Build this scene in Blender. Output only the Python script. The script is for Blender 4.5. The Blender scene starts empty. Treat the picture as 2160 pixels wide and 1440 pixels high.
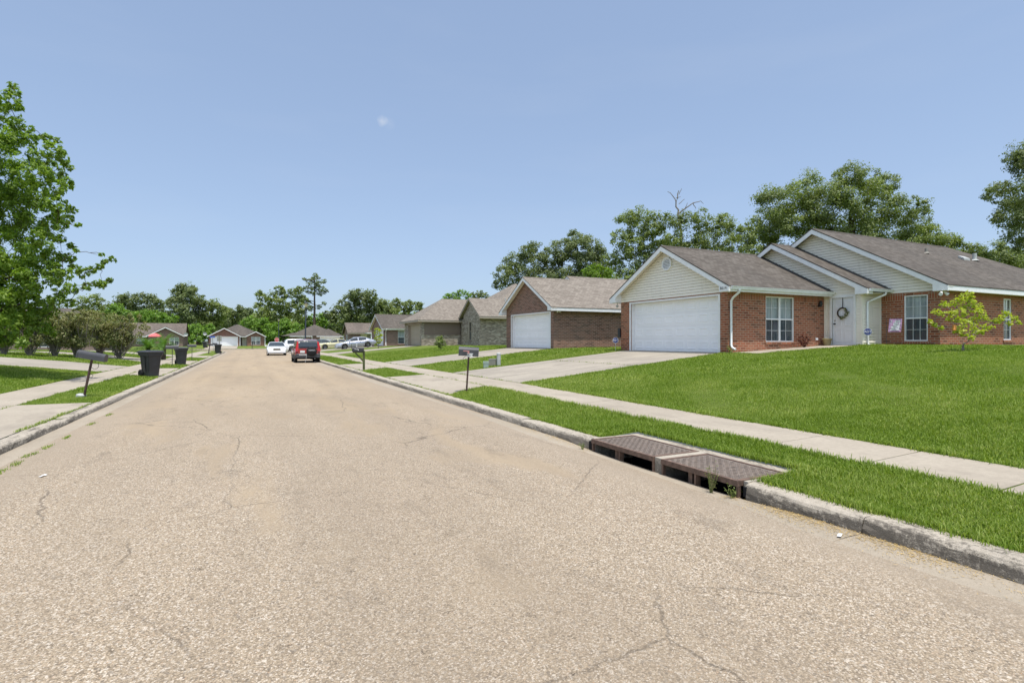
import bpy, math, random
import numpy as np
from mathutils import Vector, Matrix, Euler
R = math.radians
SC = bpy.context.scene
COL = SC.collection

# ------------------------------------------------------------------ camera, light, exposure
cam_d = bpy.data.cameras.new("camera"); cam = bpy.data.objects.new("camera", cam_d); COL.objects.link(cam)
cam.location = (0, 0, 1.6); cam.rotation_euler = (R(90), 0, R(-25.9))
cam_d.sensor_width = 36; cam_d.lens = 18.9; cam_d.shift_y = -0.0009; cam_d.clip_start = 0.05; cam_d.clip_end = 4000
SC.camera = cam
SUN_EL = 76.0
sun_d = bpy.data.lights.new("sun", 'SUN'); sun = bpy.data.objects.new("sun", sun_d); COL.objects.link(sun)
sun_d.energy = 3.0; sun_d.angle = R(0.55); sun_d.color = (1.0, 0.955, 0.88)
sun.rotation_euler = (R(90 - SUN_EL), 0, 0); sun.location = (0, -20, 60)
W = bpy.data.worlds.new("World"); SC.world = W; W.use_nodes = True
wn = W.node_tree; wn.nodes.clear()
wo = wn.nodes.new('ShaderNodeOutputWorld'); wb = wn.nodes.new('ShaderNodeBackground')
sky = wn.nodes.new('ShaderNodeTexSky'); sky.sky_type = 'NISHITA'; sky.sun_disc = False
sky.sun_elevation = R(SUN_EL); sky.sun_rotation = R(180); sky.altitude = 10; sky.air_density = 1.0; sky.dust_density = 1.2; sky.ozone_density = 1.0
wb.inputs['Strength'].default_value = 0.15
SKY_SAT, SKY_VAL = 0.82, 1.0
hs = wn.nodes.new('ShaderNodeHueSaturation'); hs.inputs['Saturation'].default_value = SKY_SAT; hs.inputs['Value'].default_value = SKY_VAL
wn.links.new(sky.outputs[0], hs.inputs['Color'])
# gamma and tint even the northern sky; unseen southern half left brighter for fill
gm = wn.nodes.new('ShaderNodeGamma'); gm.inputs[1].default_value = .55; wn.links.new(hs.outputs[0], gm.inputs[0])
sky_tint = wn.nodes.new('ShaderNodeMix'); sky_tint.data_type = 'RGBA'; sky_tint.blend_type = 'MULTIPLY'; sky_tint.inputs[0].default_value = 1; wn.links.new(gm.outputs[0], sky_tint.inputs[6]); sky_tint.inputs[7].default_value = (.965, 1.14, 1.40, 1)
# one small wisp of cloud high over the street and faint streaks low in the sky
tc = wn.nodes.new('ShaderNodeTexCoord')
def wmath(op, a, b=None, c=None):
    n = wn.nodes.new('ShaderNodeMath'); n.operation = op
    for i, s in enumerate((a, b, c)):
        if s is None: continue
        if isinstance(s, (int, float)): n.inputs[i].default_value = s
        else: wn.links.new(s, n.inputs[i])
    return n.outputs[0]
sx = wn.nodes.new('ShaderNodeSeparateXYZ'); wn.links.new(tc.outputs['Generated'], sx.inputs[0])
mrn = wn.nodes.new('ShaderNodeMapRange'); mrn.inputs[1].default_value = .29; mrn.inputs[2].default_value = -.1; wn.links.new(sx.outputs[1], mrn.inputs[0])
hm = wn.nodes.new('ShaderNodeMix'); hm.data_type = 'RGBA'; wn.links.new(mrn.outputs[0], hm.inputs[0]); wn.links.new(sky_tint.outputs[2], hm.inputs[6]); wn.links.new(hs.outputs[0], hm.inputs[7])
_f, _c, _s = 1134., math.cos(R(25.9)), math.sin(R(25.9))
def pixdir(u, v):
    a = (u - 1080) / _f
    return Vector((a * _c + _s, _c - a * _s, (718 - v) / _f)).normalized()
nz = wn.nodes.new('ShaderNodeTexNoise'); nz.inputs['Scale'].default_value = 60; nz.inputs['Detail'].default_value = 4
wn.links.new(tc.outputs['Generated'], nz.inputs['Vector'])
def blob(u, v, rad, amt):
    d = wn.nodes.new('ShaderNodeVectorMath'); d.operation = 'DISTANCE'
    wn.links.new(tc.outputs['Generated'], d.inputs[0]); d.inputs[1].default_value = pixdir(u, v)
    x = wmath('DIVIDE', d.outputs['Value'], rad)
    x = wmath('ADD', x, wmath('MULTIPLY', wmath('SUBTRACT', nz.outputs[0], .5), 1.6))
    x = wmath('SUBTRACT', 1.0, x)
    n = wn.nodes.new('ShaderNodeClamp'); wn.links.new(x, n.inputs[0])
    return wmath('MULTIPLY', n.outputs[0], amt)
cl = wmath('ADD', blob(806, 256, .0095, .5), blob(822, 261, .012, .1))
ns = wn.nodes.new('ShaderNodeTexNoise'); ns.inputs['Scale'].default_value = 3.0; ns.inputs['Detail'].default_value = 5
mp = wn.nodes.new('ShaderNodeMapping'); mp.inputs['Scale'].default_value = (1, 1, 5); wn.links.new(tc.outputs['Generated'], mp.inputs[0]); wn.links.new(mp.outputs[0], ns.inputs['Vector'])
sp = wn.nodes.new('ShaderNodeMapRange'); sp.inputs[1].default_value = .5; sp.inputs[2].default_value = .85; sp.inputs[4].default_value = .07
wn.links.new(ns.outputs[0], sp.inputs[0])
cl = wmath('ADD', cl, sp.outputs[0])
mx = wn.nodes.new('ShaderNodeMix'); mx.data_type = 'RGBA'
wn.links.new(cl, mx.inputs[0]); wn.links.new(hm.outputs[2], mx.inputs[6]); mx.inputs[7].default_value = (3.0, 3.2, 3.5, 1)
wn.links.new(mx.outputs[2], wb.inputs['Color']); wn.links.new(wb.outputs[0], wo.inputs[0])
SC.view_settings.view_transform = 'Standard'; SC.view_settings.look = 'None'
SC.view_settings.exposure = 0.72; SC.view_settings.gamma = 1.0
try:
    SC.cycles.max_bounces = 6; SC.cycles.transparent_max_bounces = 12; SC.cycles.diffuse_bounces = 3
    SC.cycles.glossy_bounces = 3; SC.cycles.transmission_bounces = 4; SC.cycles.caustics_reflective = False; SC.cycles.caustics_refractive = False
    SC.cycles.use_denoising = True; SC.cycles.use_adaptive_sampling = False
except Exception: pass

# ------------------------------------------------------------------ helpers
def tag(o, label=None, cat=None, group=None, kind=None):
    if label: o['label'] = label
    if cat: o['category'] = cat
    if group: o['group'] = group
    if kind: o['kind'] = kind
    return o
def empty(name, loc=(0, 0, 0), rz=0, label=None, cat=None, group=None):
    o = bpy.data.objects.new(name, None); COL.objects.link(o); o.location = loc; o.rotation_euler = (0, 0, rz)
    o.empty_display_size = .2
    return tag(o, label, cat, group)
def kids(o): return [c for c in COL.objects if c.parent == o]
def dup(o, parent=None, **kw):
    c = o.copy(); COL.objects.link(c)
    if parent is not None: c.parent = parent
    for ch in kids(o): dup(ch, c)
    for k, v in kw.items():
        if k in ('label', 'group', 'category'): c[k] = v
    return c
def vn(v):
    l = math.sqrt(v[0]**2 + v[1]**2 + v[2]**2) or 1
    return (v[0]/l, v[1]/l, v[2]/l)
class MB:
    """collects polygons in one mesh; UVs are metres along each face"""
    def __init__(s): s.v = []; s.f = []; s.m = []; s.s = []
    def add(s, vs, fs, mi=0, sm=False):
        o = len(s.v); s.v += [tuple(map(float, p)) for p in vs]
        for f in fs: s.f.append([o + i for i in f]); s.m.append(mi); s.s.append(sm)
        return s
    def box(s, x0, y0, z0, x1, y1, z1, mi=0):
        if x0 > x1: x0, x1 = x1, x0
        if y0 > y1: y0, y1 = y1, y0
        if z0 > z1: z0, z1 = z1, z0
        return s.add([(x0,y0,z0),(x1,y0,z0),(x1,y1,z0),(x0,y1,z0),(x0,y0,z1),(x1,y0,z1),(x1,y1,z1),(x0,y1,z1)],
            [(3,2,1,0),(4,5,6,7),(0,1,5,4),(1,2,6,5),(2,3,7,6),(3,0,4,7)], mi)
    def bbox(s, x0, y0, z0, x1, y1, z1, b=.01, mi=0):
        """box with chamfered vertical and top edges"""
        if x0 > x1: x0, x1 = x1, x0
        if y0 > y1: y0, y1 = y1, y0
        def ring(i, z): 
            return [(x0+b*(1+i),y0+i*b,z),(x1-b*(1+i),y0+i*b,z),(x1-i*b,y0+b*(1+i),z),(x1-i*b,y1-b*(1+i),z),(x1-b*(1+i),y1-i*b,z),(x0+b*(1+i),y1-i*b,z),(x0+i*b,y1-b*(1+i),z),(x0+i*b,y0+b*(1+i),z)]
        return s.loft([ring(0, z0), ring(0, z1-b), ring(1, z1)], mi, caps=True)
    def poly(s, pts, mi=0): return s.add(pts, [tuple(range(len(pts)))], mi)
    def prism(s, pts, vec, mi=0):
        n = len(pts); top = [(p[0]+vec[0], p[1]+vec[1], p[2]+vec[2]) for p in pts]
        return s.add(list(pts) + top, [tuple(reversed(range(n))), tuple(range(n, 2*n))] + [(i, (i+1) % n, n+(i+1) % n, n+i) for i in range(n)], mi)
    def loft(s, rings, mi=0, caps=False, sm=False, closed=True):
        n = len(rings[0]); vs = [p for r in rings for p in r]; fs = []
        for k in range(len(rings)-1):
            for i in range(n if closed else n-1):
                j = (i+1) % n
                fs.append((k*n+i, k*n+j, (k+1)*n+j, (k+1)*n+i))
        s.add(vs, fs, mi, sm)
        if caps:
            s.add(rings[0], [tuple(reversed(range(n)))], mi); s.add(rings[-1], [tuple(range(n))], mi)
        return s
    def tube(s, pts, r, seg=8, mi=0, caps=True, sm=True):
        rs = r if isinstance(r, (list, tuple)) else [r]*len(pts); rings = []
        P = [Vector(p) for p in pts]; prev = None
        for i, p in enumerate(P):
            d = (P[min(i+1, len(P)-1)] - P[max(i-1, 0)])
            if d.length < 1e-9: d = Vector((0, 0, 1))
            d.normalize()
            a = Vector((0, 0, 1)) if abs(d.z) < .95 else Vector((1, 0, 0))
            if prev is not None: a = prev
            x = d.cross(a).normalized(); y = d.cross(x).normalized(); prev = (a if prev is None else prev)
            if abs(d.dot(prev)) > .97:
                prev = Vector((0, 0, 1)) if abs(d.z) < .8 else Vector((1, 0, 0))
                x = d.cross(prev).normalized(); y = d.cross(x).normalized()
            rings.append([tuple(p + (x*math.cos(2*math.pi*k/seg) + y*math.sin(2*math.pi*k/seg))*rs[i]) for k in range(seg)])
        return s.loft(rings, mi, caps, sm)
    def lathe(s, prof, c=(0, 0, 0), axis='z', seg=16, mi=0, sm=True, caps=True):
        rings = []
        for r, h in prof:
            ring = []
            for k in range(seg):
                a = 2*math.pi*k/seg; x, y = r*math.cos(a), r*math.sin(a)
                if axis == 'z': p = (c[0]+x, c[1]+y, c[2]+h)
                elif axis == 'x': p = (c[0]+h, c[1]+x, c[2]+y)
                else: p = (c[0]+y, c[1]+h, c[2]+x)
                ring.append(p)
            rings.append(ring)
        return s.loft(rings, mi, caps, sm)
    def build(s, name, mats, parent=None, world=True, smooth=None):
        me = bpy.data.meshes.new(name)
        off = Vector((0, 0, 0))
        if parent is not None and world:
            p = parent
            while p.parent is not None: p = p.parent
            if p.get('category') in ('house', 'drain'): off = Vector(p.location)   # houses are drawn in street coordinates
        vs = [(a-off.x, b-off.y, c-off.z) for a, b, c in s.v]
        me.from_pydata(vs, [], s.f)
        if not isinstance(mats, (list, tuple)): mats = [mats]
        for m in mats: me.materials.append(m)
        me.polygons.foreach_set('material_index', s.m)
        me.polygons.foreach_set('use_smooth', [bool(q) if smooth is None else smooth for q in s.s])
        uv = me.uv_layers.new(name='UVMap'); data = np.zeros((len(me.loops), 2), dtype=np.float32); li = 0
        for f in s.f:
            a, b, c = s.v[f[0]], s.v[f[1]], s.v[f[2]]
            nx = ny = nz_ = 0.0
            for i in range(len(f)):   # newell
                p, q = s.v[f[i]], s.v[f[(i+1) % len(f)]]
                nx += (p[1]-q[1])*(p[2]+q[2]); ny += (p[2]-q[2])*(p[0]+q[0]); nz_ += (p[0]-q[0])*(p[1]+q[1])
            n = vn((nx, ny, nz_))
            if abs(n[2]) > .985: t, w = (1, 0, 0), (0, 1, 0)
            else:
                t = vn((-n[1], n[0], 0)); w = (n[1]*t[2]-n[2]*t[1], n[2]*t[0]-n[0]*t[2], n[0]*t[1]-n[1]*t[0])
            for i in f:
                p = s.v[i]; data[li] = (p[0]*t[0]+p[1]*t[1]+p[2]*t[2], p[0]*w[0]+p[1]*w[1]+p[2]*w[2]); li += 1
        uv.data.foreach_set('uv', data.ravel())
        me.validate(verbose=False); me.update()
        o = bpy.data.objects.new(name, me); COL.objects.link(o)
        if parent is not None: o.parent = parent
        return o
def npmesh(name, V, F, mats, parent=None, smooth=False, mi=None):
    """mesh from numpy arrays; F (n,k)"""
    me = bpy.data.meshes.new(name); V = np.asarray(V, dtype=np.float32); F = np.asarray(F, dtype=np.int32)
    n, k = F.shape
    me.vertices.add(len(V)); me.vertices.foreach_set('co', V.ravel())
    me.loops.add(n*k); me.loops.foreach_set('vertex_index', F.ravel())
    me.polygons.add(n); me.polygons.foreach_set('loop_start', np.arange(0, n*k, k, dtype=np.int32))
    try: me.polygons.foreach_set('loop_total', np.full(n, k, dtype=np.int32))
    except Exception: pass
    if smooth: me.polygons.foreach_set('use_smooth', np.ones(n, dtype=bool))
    for m in (mats if isinstance(mats, (list, tuple)) else [mats]): me.materials.append(m)
    if mi is not None: me.polygons.foreach_set('material_index', np.asarray(mi, dtype=np.int32))
    me.update(calc_edges=True)
    o = bpy.data.objects.new(name, me); COL.objects.link(o)
    if parent is not None: o.parent = parent
    return o
def text_mesh(name, txt, size, mat, parent, loc, rot, extrude=.002, sx=1.0):
    cu = bpy.data.curves.new(name, 'FONT'); cu.body = txt; cu.size = size; cu.extrude = extrude; cu.align_x = 'CENTER'; cu.align_y = 'CENTER'
    t = bpy.data.objects.new(name, cu); COL.objects.link(t)
    dg = bpy.context.evaluated_depsgraph_get()
    me = bpy.data.meshes.new_from_object(t.evaluated_get(dg)); bpy.data.objects.remove(t)
    me.materials.clear(); me.materials.append(mat); me.name = name
    o = bpy.data.objects.new(name, me); COL.objects.link(o); o.parent = parent; o.location = loc; o.rotation_euler = rot; o.scale = (sx, 1, 1)
    return o

# ------------------------------------------------------------------ terrain
def I(x, xs, ys): return np.interp(x, xs, ys)
L_EDGE = [(-3.15, -14), (-3.15, 83.5), (-3.4, 86), (-4.6, 88), (-7, 88.8), (-14, 88), (-60, 84)]
R_EDGE = [(4.55, -14), (4.55, 86), (3.9, 95), (3.85, 102), (4.6, 105), (8, 107.5), (16, 110.5), (60, 123)]
F_EDGE = [(-60, 92), (-14, 97.5), (-7, 105.5), (-2, 108.6), (4, 111), (10, 114.5), (60, 129)]
def inpoly(x, y, P):
    x = np.asarray(x, float); y = np.asarray(y, float); r = np.zeros(np.broadcast(x, y).shape, bool)
    for i in range(len(P)):
        (x1, y1), (x2, y2) = P[i], P[(i+1) % len(P)]
        c = ((y1 > y) != (y2 > y)) & (x < (x2-x1)*(y-y1)/((y2-y1) or 1e-12) + x1)
        r ^= c
    return r
LB = L_EDGE + [(-900, 84), (-900, -14)]
RB = R_EDGE + [(900, 123), (900, -14)]
FB = F_EDGE + [(900, 129), (900, 900), (-900, 900), (-900, 92)]
ZW = lambda y: I(y, [-20, 0, 15, 31, 60, 90], [.18, .18, .25, .2, .2, .16])
PAD = lambda y: I(y, [-20, 12, 14.5, 36, 55, 72, 100, 112], [1.1, 1.1, 1.12, 1.1, 1.05, .85, .5, .42])
PAD2 = lambda y: PAD(y) + I(y, [-20, 13, 15, 22, 28], [.31, .31, .25, .1, .08])
LF = lambda y: I(y, [-20, 45, 80, 100], [1, 1, .5, .4])
def ground(x, y):
    """height of the finished ground (verges, lawns); road level is 0"""
    x = np.asarray(x, float); y = np.asarray(y, float); zw = ZW(y)
    zr = np.where(x < 6.25, .125 + (zw-.125)*np.clip((x-4.8)/1.45, 0, 1),
         np.where(x < 7.4, zw + .035*(x-6.25)/1.15,
         np.where(x < 16, zw+.035 + (PAD(y)-zw-.035)*np.clip((x-7.4)/8.6, 0, 1), PAD(y) + (PAD2(y)-PAD(y))*np.clip((x-16)/5.6, 0, 1))))
    zl = np.where(x > -4.7, .10 + .05*np.clip((-3.4-x)/1.3, 0, 1), np.where(x > -5.95, .15+.03*(-4.7-x)/1.25,
         .18 + LF(y)*(.1*np.clip(-5.95-x, 0, 6.5) + .02*np.clip(-12.45-x, 0, 20))))
    zf = .13 + .37*np.clip((y - I(x, [p[0] for p in F_EDGE], [p[1] for p in F_EDGE]) - .5)/9, 0, 1)
    z = np.where(x > .6, zr, zl)
    far = y > I(x, [-60, -14, -4, 4, 10, 60], [90, 96, 105, 109, 113, 127])
    return np.where(far, zf, z)
def gz(x, y): return float(ground(x, y))
_H = 1.6
def ray(u, v):
    a = (u-1080)/_f
    return (a*_c+_s, _c-a*_s, (718-v)/_f)
def Dp(u, v, d):
    r = ray(u, v); return Vector((r[0]*d, r[1]*d, _H + r[2]*d))
def onY(u, Y): r = ray(u, 718); return Y*r[0]/r[1]
rng = np.random.default_rng(7); random.seed(7)
# ------------------------------------------------------------------ materials
class MT:
    def __init__(s, name):
        s.m = bpy.data.materials.new(name); s.m.use_nodes = True; s.t = s.m.node_tree; s.t.nodes.clear()
        s.out = s.t.nodes.new('ShaderNodeOutputMaterial'); s.p = s.t.nodes.new('ShaderNodeBsdfPrincipled')
        s.t.links.new(s.p.outputs[0], s.out.inputs[0]); s._tc = None
    def set(s, sock, v):
        if hasattr(v, 'links') or isinstance(v, bpy.types.NodeSocket): s.t.links.new(v, sock)
        elif isinstance(v, (tuple, list)) and sock.type == 'RGBA' and len(v) == 3: sock.default_value = (*v, 1)
        else: sock.default_value = v
    def n(s, typ, props=None, **ins):
        x = s.t.nodes.new('ShaderNode' + typ)
        for k, v in (props or {}).items(): setattr(x, k, v)
        for k, v in ins.items(): s.set(x.inputs[k.replace('_', ' ')], v)
        return x
    def co(s, which='Object'):
        if s._tc is None: s._tc = s.t.nodes.new('ShaderNodeTexCoord')
        return s._tc.outputs[which]
    def mp(s, vec, scale=(1, 1, 1), rot=(0, 0, 0), loc=(0, 0, 0)):
        return s.n('Mapping', None, Vector=vec, Scale=scale, Rotation=rot, Location=loc).outputs[0]
    def noise(s, vec, scale, detail=3, rough=.55, dist=0):
        return s.n('TexNoise', None, Vector=vec, Scale=scale, Detail=detail, Roughness=rough, Distortion=dist).outputs[0]
    def voro(s, vec, scale, feat='F1', out='Distance', rand=1.0):
        return s.n('TexVoronoi', {'feature': feat}, Vector=vec, Scale=scale, Randomness=rand).outputs[out]
    def mr(s, x, a, b, c=0., d=1.):
        return s.n('MapRange', None, Value=x, From_Min=a, From_Max=b, To_Min=c, To_Max=d).outputs[0]
    def math(s, op, a, b=0.):
        x = s.n('Math', {'operation': op}); s.set(x.inputs[0], a); s.set(x.inputs[1], b); return x.outputs[0]
    def mix(s, fac, a, b, mode='MIX'):
        x = s.n('Mix', {'data_type': 'RGBA', 'blend_type': mode}); s.set(x.inputs[0], fac); s.set(x.inputs[6], a); s.set(x.inputs[7], b); return x.outputs[2]
    def ramp(s, x, stops, interp='LINEAR'):
        r = s.n('ValToRGB'); cr = r.color_ramp; cr.interpolation = interp; s.set(r.inputs[0], x)
        while len(cr.elements) < len(stops): cr.elements.new(.5)
        for e, (p, c) in zip(cr.elements, stops): e.position = p; e.color = (*c, 1) if len(c) == 3 else c
        return r.outputs[0]
    def sep(s, vec): return s.n('SeparateXYZ', None, Vector=vec).outputs
    def bump(s, h, strength=.3, dist=.01):
        b = s.n('Bump', None, Height=h, Strength=strength, Distance=dist); s.set(s.p.inputs['Normal'], b.outputs[0])
    def fin(s, col, rough=.8, spec=.3, metal=0.):
        s.set(s.p.inputs['Base Color'], col); s.set(s.p.inputs['Roughness'], rough); s.p.inputs['Metallic'].default_value = metal
        s.p.inputs['Specular IOR Level'].default_value = spec
        return s.m
def plain(name, col, rough=.6, spec=.4, metal=0., var=.12, scale=6., bump=0.):
    m = MT(name); v = m.noise(m.co(), scale, 4)
    k = m.mr(v, .3, .7, 1-var, 1+var)
    c = m.mix(1.0, col, m.n('CombineColor', None, Red=k, Green=k, Blue=k).outputs[0], 'MULTIPLY')
    if bump: m.bump(m.noise(m.co(), scale*8, 4), bump, .005)
    return m.fin(c, m.mr(v, .3, .7, rough-.06, rough+.06), spec, metal)
def brick(name, c1, c2, mortar, w=.28, h=.09, mo=.011, c3=None, dark=.35, soldier=False):
    m = MT(name); uv = m.co('UV')
    if soldier: w, h = .09, .26
    b = m.n('TexBrick', {'offset': 0. if soldier else .5, 'squash': 1.0}, Vector=uv, Color1=(0, 0, 0), Color2=(1, 1, 1), Mortar=(.5, .5, .5), Scale=1.0, Mortar_Size=mo, Mortar_Smooth=.15, Bias=0., Brick_Width=w, Row_Height=h)
    stops = [(0, c1), (.45, c2), (.8, c1 if c3 is None else c3), (1, tuple(x*dark for x in c1))]
    col = m.ramp(b.outputs['Color'], stops)
    f = m.noise(uv, 9, 5); g = m.noise(uv, .8, 3)
    col = m.mix(m.mr(f, .3, .7, 0, .35), col, tuple(x*.55 for x in c1)); col = m.mix(m.mr(g, .35, .7, 0, .22), col, mortar)
    mc = m.mix(m.mr(f, .3, .7, 0, .5), mortar, tuple(x*.7 for x in mortar))
    col = m.mix(b.outputs['Fac'], col, mc)
    m.bump(m.math('SUBTRACT', m.math('MULTIPLY', f, .25), b.outputs['Fac']), .55, .012)
    return m.fin(col, .9, .2)
def shingle(name, c1, c2, c3, stain=.3, stainc=(.05, .047, .045)):
    m = MT(name); uv = m.co('UV')
    b = m.n('TexBrick', {'offset': .37, 'squash': 1.0}, Vector=uv, Color1=(0, 0, 0), Color2=(1, 1, 1), Mortar=(.3, .3, .3), Scale=1.0, Mortar_Size=.008, Mortar_Smooth=.3, Bias=0., Brick_Width=.23, Row_Height=.145)
    col = m.ramp(b.outputs['Color'], [(0, c1), (.5, c2), (1, c3)])
    g = m.noise(m.mp(uv, (1, .25, 1)), .55, 5, .65); f = m.noise(uv, 60, 2)
    col = m.mix(m.mr(g, .42, .68, 0, stain), col, stainc); col = m.mix(m.mr(f, .25, .75, 0, .25), col, tuple(x*.6 for x in c1))
    col = m.mix(m.math('MULTIPLY', b.outputs['Fac'], .55), col, tuple(x*.35 for x in c1))
    m.bump(m.math('SUBTRACT', m.math('MULTIPLY', f, .4), b.outputs['Fac']), .5, .012)
    return m.fin(col, .95, .15)
def concrete(name, c1, c2, dark, stain=.5, scale=1.0, grit=.25, streak=(1, .35, 1)):
    m = MT(name); o = m.co()
    a = m.noise(o, .5*scale, 6, .6); f = m.noise(o, 16*scale, 6, .7); s = m.noise(m.mp(o, streak), 1.7*scale, 6, .7, .3); sp = m.noise(o, 140, 2)
    col = m.mix(m.mr(a, .35, .65), c1, c2)
    col = m.mix(m.mr(s, .5, .74, 0, stain), col, dark)
    col = m.mix(m.mr(f, .4, .75, 0, .35), col, dark)
    col = m.mix(m.mr(sp, .35, .7, grit, 0), col, dark)
    m.bump(m.math('ADD', m.math('MULTIPLY', f, .6), sp), .25, .004)
    return m.fin(col, .9, .2)
def kerbmat():
    m = MT('kerb_concrete'); o = m.co(); f = m.noise(o, 9, 7, .72); g = m.noise(m.mp(o, (1, .25, 1)), 3.5, 7, .75); sp = m.noise(o, 110, 3)
    a = m.noise(m.mp(o, (1, .2, 1)), .35, 3)
    col = m.mix(m.mr(f, .35, .65), (.47, .42, .345), (.35, .31, .25))
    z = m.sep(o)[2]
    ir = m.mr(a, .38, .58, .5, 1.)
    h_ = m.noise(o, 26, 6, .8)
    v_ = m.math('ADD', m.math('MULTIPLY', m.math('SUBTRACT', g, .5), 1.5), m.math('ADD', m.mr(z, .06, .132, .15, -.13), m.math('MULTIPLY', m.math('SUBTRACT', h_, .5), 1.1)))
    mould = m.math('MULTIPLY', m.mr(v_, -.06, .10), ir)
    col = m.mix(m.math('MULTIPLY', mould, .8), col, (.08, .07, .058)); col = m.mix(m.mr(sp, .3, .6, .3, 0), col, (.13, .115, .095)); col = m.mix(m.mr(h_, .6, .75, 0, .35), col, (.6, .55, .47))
    m.bump(m.math('ADD', m.math('MULTIPLY', f, .8), m.math('MULTIPLY', sp, .6)), .8, .014)
    return m.fin(col, .95, .15)
def roadmat():
    m = MT('road_chipseal'); o = m.co(); X, Y, Z = m.sep(o)
    vc = m.n('TexVoronoi', {'feature': 'F1'}, Vector=o, Scale=118.0, Randomness=1.0)
    vv = m.sep(vc.outputs['Color'])[0]
    big = m.n('TexVoronoi', {'feature': 'F1'}, Vector=o, Scale=74.0, Randomness=1.0); bv = m.sep(big.outputs['Color'])[1]
    st = m.ramp(vv, [(0, (.16, .13, .1)), (.2, (.26, .215, .16)), (.5, (.345, .285, .21)), (.8, (.42, .355, .27)), (.94, (.60, .55, .48)), (1, (.36, .25, .16))])
    st = m.mix(m.mr(bv, .8, .84), st, m.ramp(m.sep(big.outputs['Color'])[2], [(0, (.16, .135, .11)), (.5, (.43, .385, .32)), (1, (.58, .53, .46))]))
    st = m.mix(m.mr(vc.outputs['Distance'], .4, .8, 0, .55), st, (.11, .092, .072))
    # fines fill the stones in long worn patches
    p = m.noise(m.mp(o, (1.0, .3, 1)), .75, 6, .62, .4); p2 = m.noise(m.mp(o, (1.0, .12, 1), loc=(7, 3, 0)), 1.1, 4)
    patch = m.math('MULTIPLY', m.mr(p, .53, .60), m.mr(Y, 2.5, 6.0, .25, 1.))
    fine = m.mix(m.noise(o, 40, 4), (.365, .30, .215), (.29, .24, .175))
    col = m.mix(m.math('MULTIPLY', patch, .78), st, fine)
    col = m.mix(m.mr(Y, 8, 26, 0, .62), col, (.375, .305, .215))
    col = m.mix(m.mr(p2, .5, .72, 0, .35), col, (.215, .18, .14))
    t = m.noise(m.mp(o, (1, .4, 1)), 2.3, 6, .7); col = m.mix(m.mr(t, .56, .75, 0, .5), col, (.105, .09, .075))
    lg = m.noise(m.mp(o, (1, .3, 1), loc=(3, 9, 0)), .33, 5, .6); col = m.mix(m.mr(lg, .45, .68, 0, .38), col, (.215, .18, .14))
    # ravelled spots where stones have come out, and two faint wheel tracks each way
    k = m.noise(o, 7, 5, .75); kk = m.math('MULTIPLY', m.mr(k, .58, .66), m.mr(vv, .3, .5, 1, 0)); col = m.mix(m.math('MULTIPLY', kk, .7), col, (.085, .07, .055))
    wt = m.math('ABSOLUTE', m.math('SINE', m.math('MULTIPLY', m.math('ADD', X, m.math('MULTIPLY', p2, .5)), 1.72))); col = m.mix(m.math('MULTIPLY', m.mr(wt, .75, 1.0), m.mr(p, .4, .6, .05, .2)), col, (.2, .17, .135))
    # cracks
    w = m.n('Mix', {'data_type': 'VECTOR'}); m.set(w.inputs[0], .22); m.set(w.inputs[4], o); m.set(w.inputs[5], m.n('TexNoise', None, Vector=o, Scale=1.5, Detail=7.0, Roughness=.65).outputs['Color'])
    e = m.n('TexVoronoi', {'feature': 'DISTANCE_TO_EDGE'}, Vector=m.mp(w.outputs[1], (1, .75, 1)), Scale=.5).outputs['Distance']
    cm = m.mr(m.noise(o, .4, 3), .42, .55)
    crack = m.math('MULTIPLY', m.mr(e, .0015, .005, 1, 0), cm)
    col = m.mix(m.math('MULTIPLY', crack, .5), col, (.055, .047, .04))
    # grey dust toward both gutters
    side = m.math('ADD', m.mr(m.math('ADD', X, m.math('MULTIPLY', p, .8)), 3.9, 4.5), m.mr(m.math('ADD', X, m.math('MULTIPLY', p, -.8)), -2.4, -3.0))
    col = m.mix(m.math('MULTIPLY', side, .55), col, (.29, .25, .2))
    h = m.math('SUBTRACT', m.math('MULTIPLY', m.mr(vc.outputs['Distance'], 0, .7, 1, 0), m.math('SUBTRACT', 1.0, m.math('MULTIPLY', patch, .8))), m.math('MULTIPLY', crack, 1.5))
    col = m.mix(1.0, col, (.985, .945, .885), 'MULTIPLY')
    m.bump(h, .35, .004)
    return m.fin(col, .92, .2)
def lawnmat():
    m = MT('lawn_ground'); o = m.co(); a = m.noise(o, .35, 5, .6); f = m.noise(o, 22, 6, .75); g = m.noise(o, 3, 5, .7)
    col = m.mix(m.mr(a, .35, .65), (.13, .19, .03), (.19, .235, .05))
    col = m.mix(m.mr(f, .35, .65, .75, 0), col, (.055, .08, .022)); col = m.mix(m.mr(g, .55, .75, 0, .4), col, (.16, .165, .05))
    m.bump(m.math('ADD', f, m.math('MULTIPLY', g, .6)), .9, .06)
    return m.fin(col, 1.0, .05)
def leafmat(name, c1, c2, c3, trans=.35, patch=1.2, rough=.5, spec=.3, patchc=None):
    m = MT(name); g = m.n('NewGeometry'); r = g.outputs['Random Per Island']
    col = m.ramp(r, [(0, c1), (.5, c2), (1, c3)])
    a = m.noise(m.co(), patch, 3); col = m.mix(m.mr(a, .36, .66, 0, .55), col, patchc or tuple(x*.6 for x in c1))
    m.fin(col, rough, spec)
    t = m.n('BsdfTranslucent', None, Color=m.mix(1.0, col, (1.5, 1.6, .6), 'MULTIPLY')); x = m.n('MixShader'); x.inputs[0].default_value = trans
    m.t.links.new(m.p.outputs[0], x.inputs[1]); m.t.links.new(t.outputs[0], x.inputs[2]); m.t.links.new(x.outputs[0], m.out.inputs[0])
    return m.m
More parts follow.
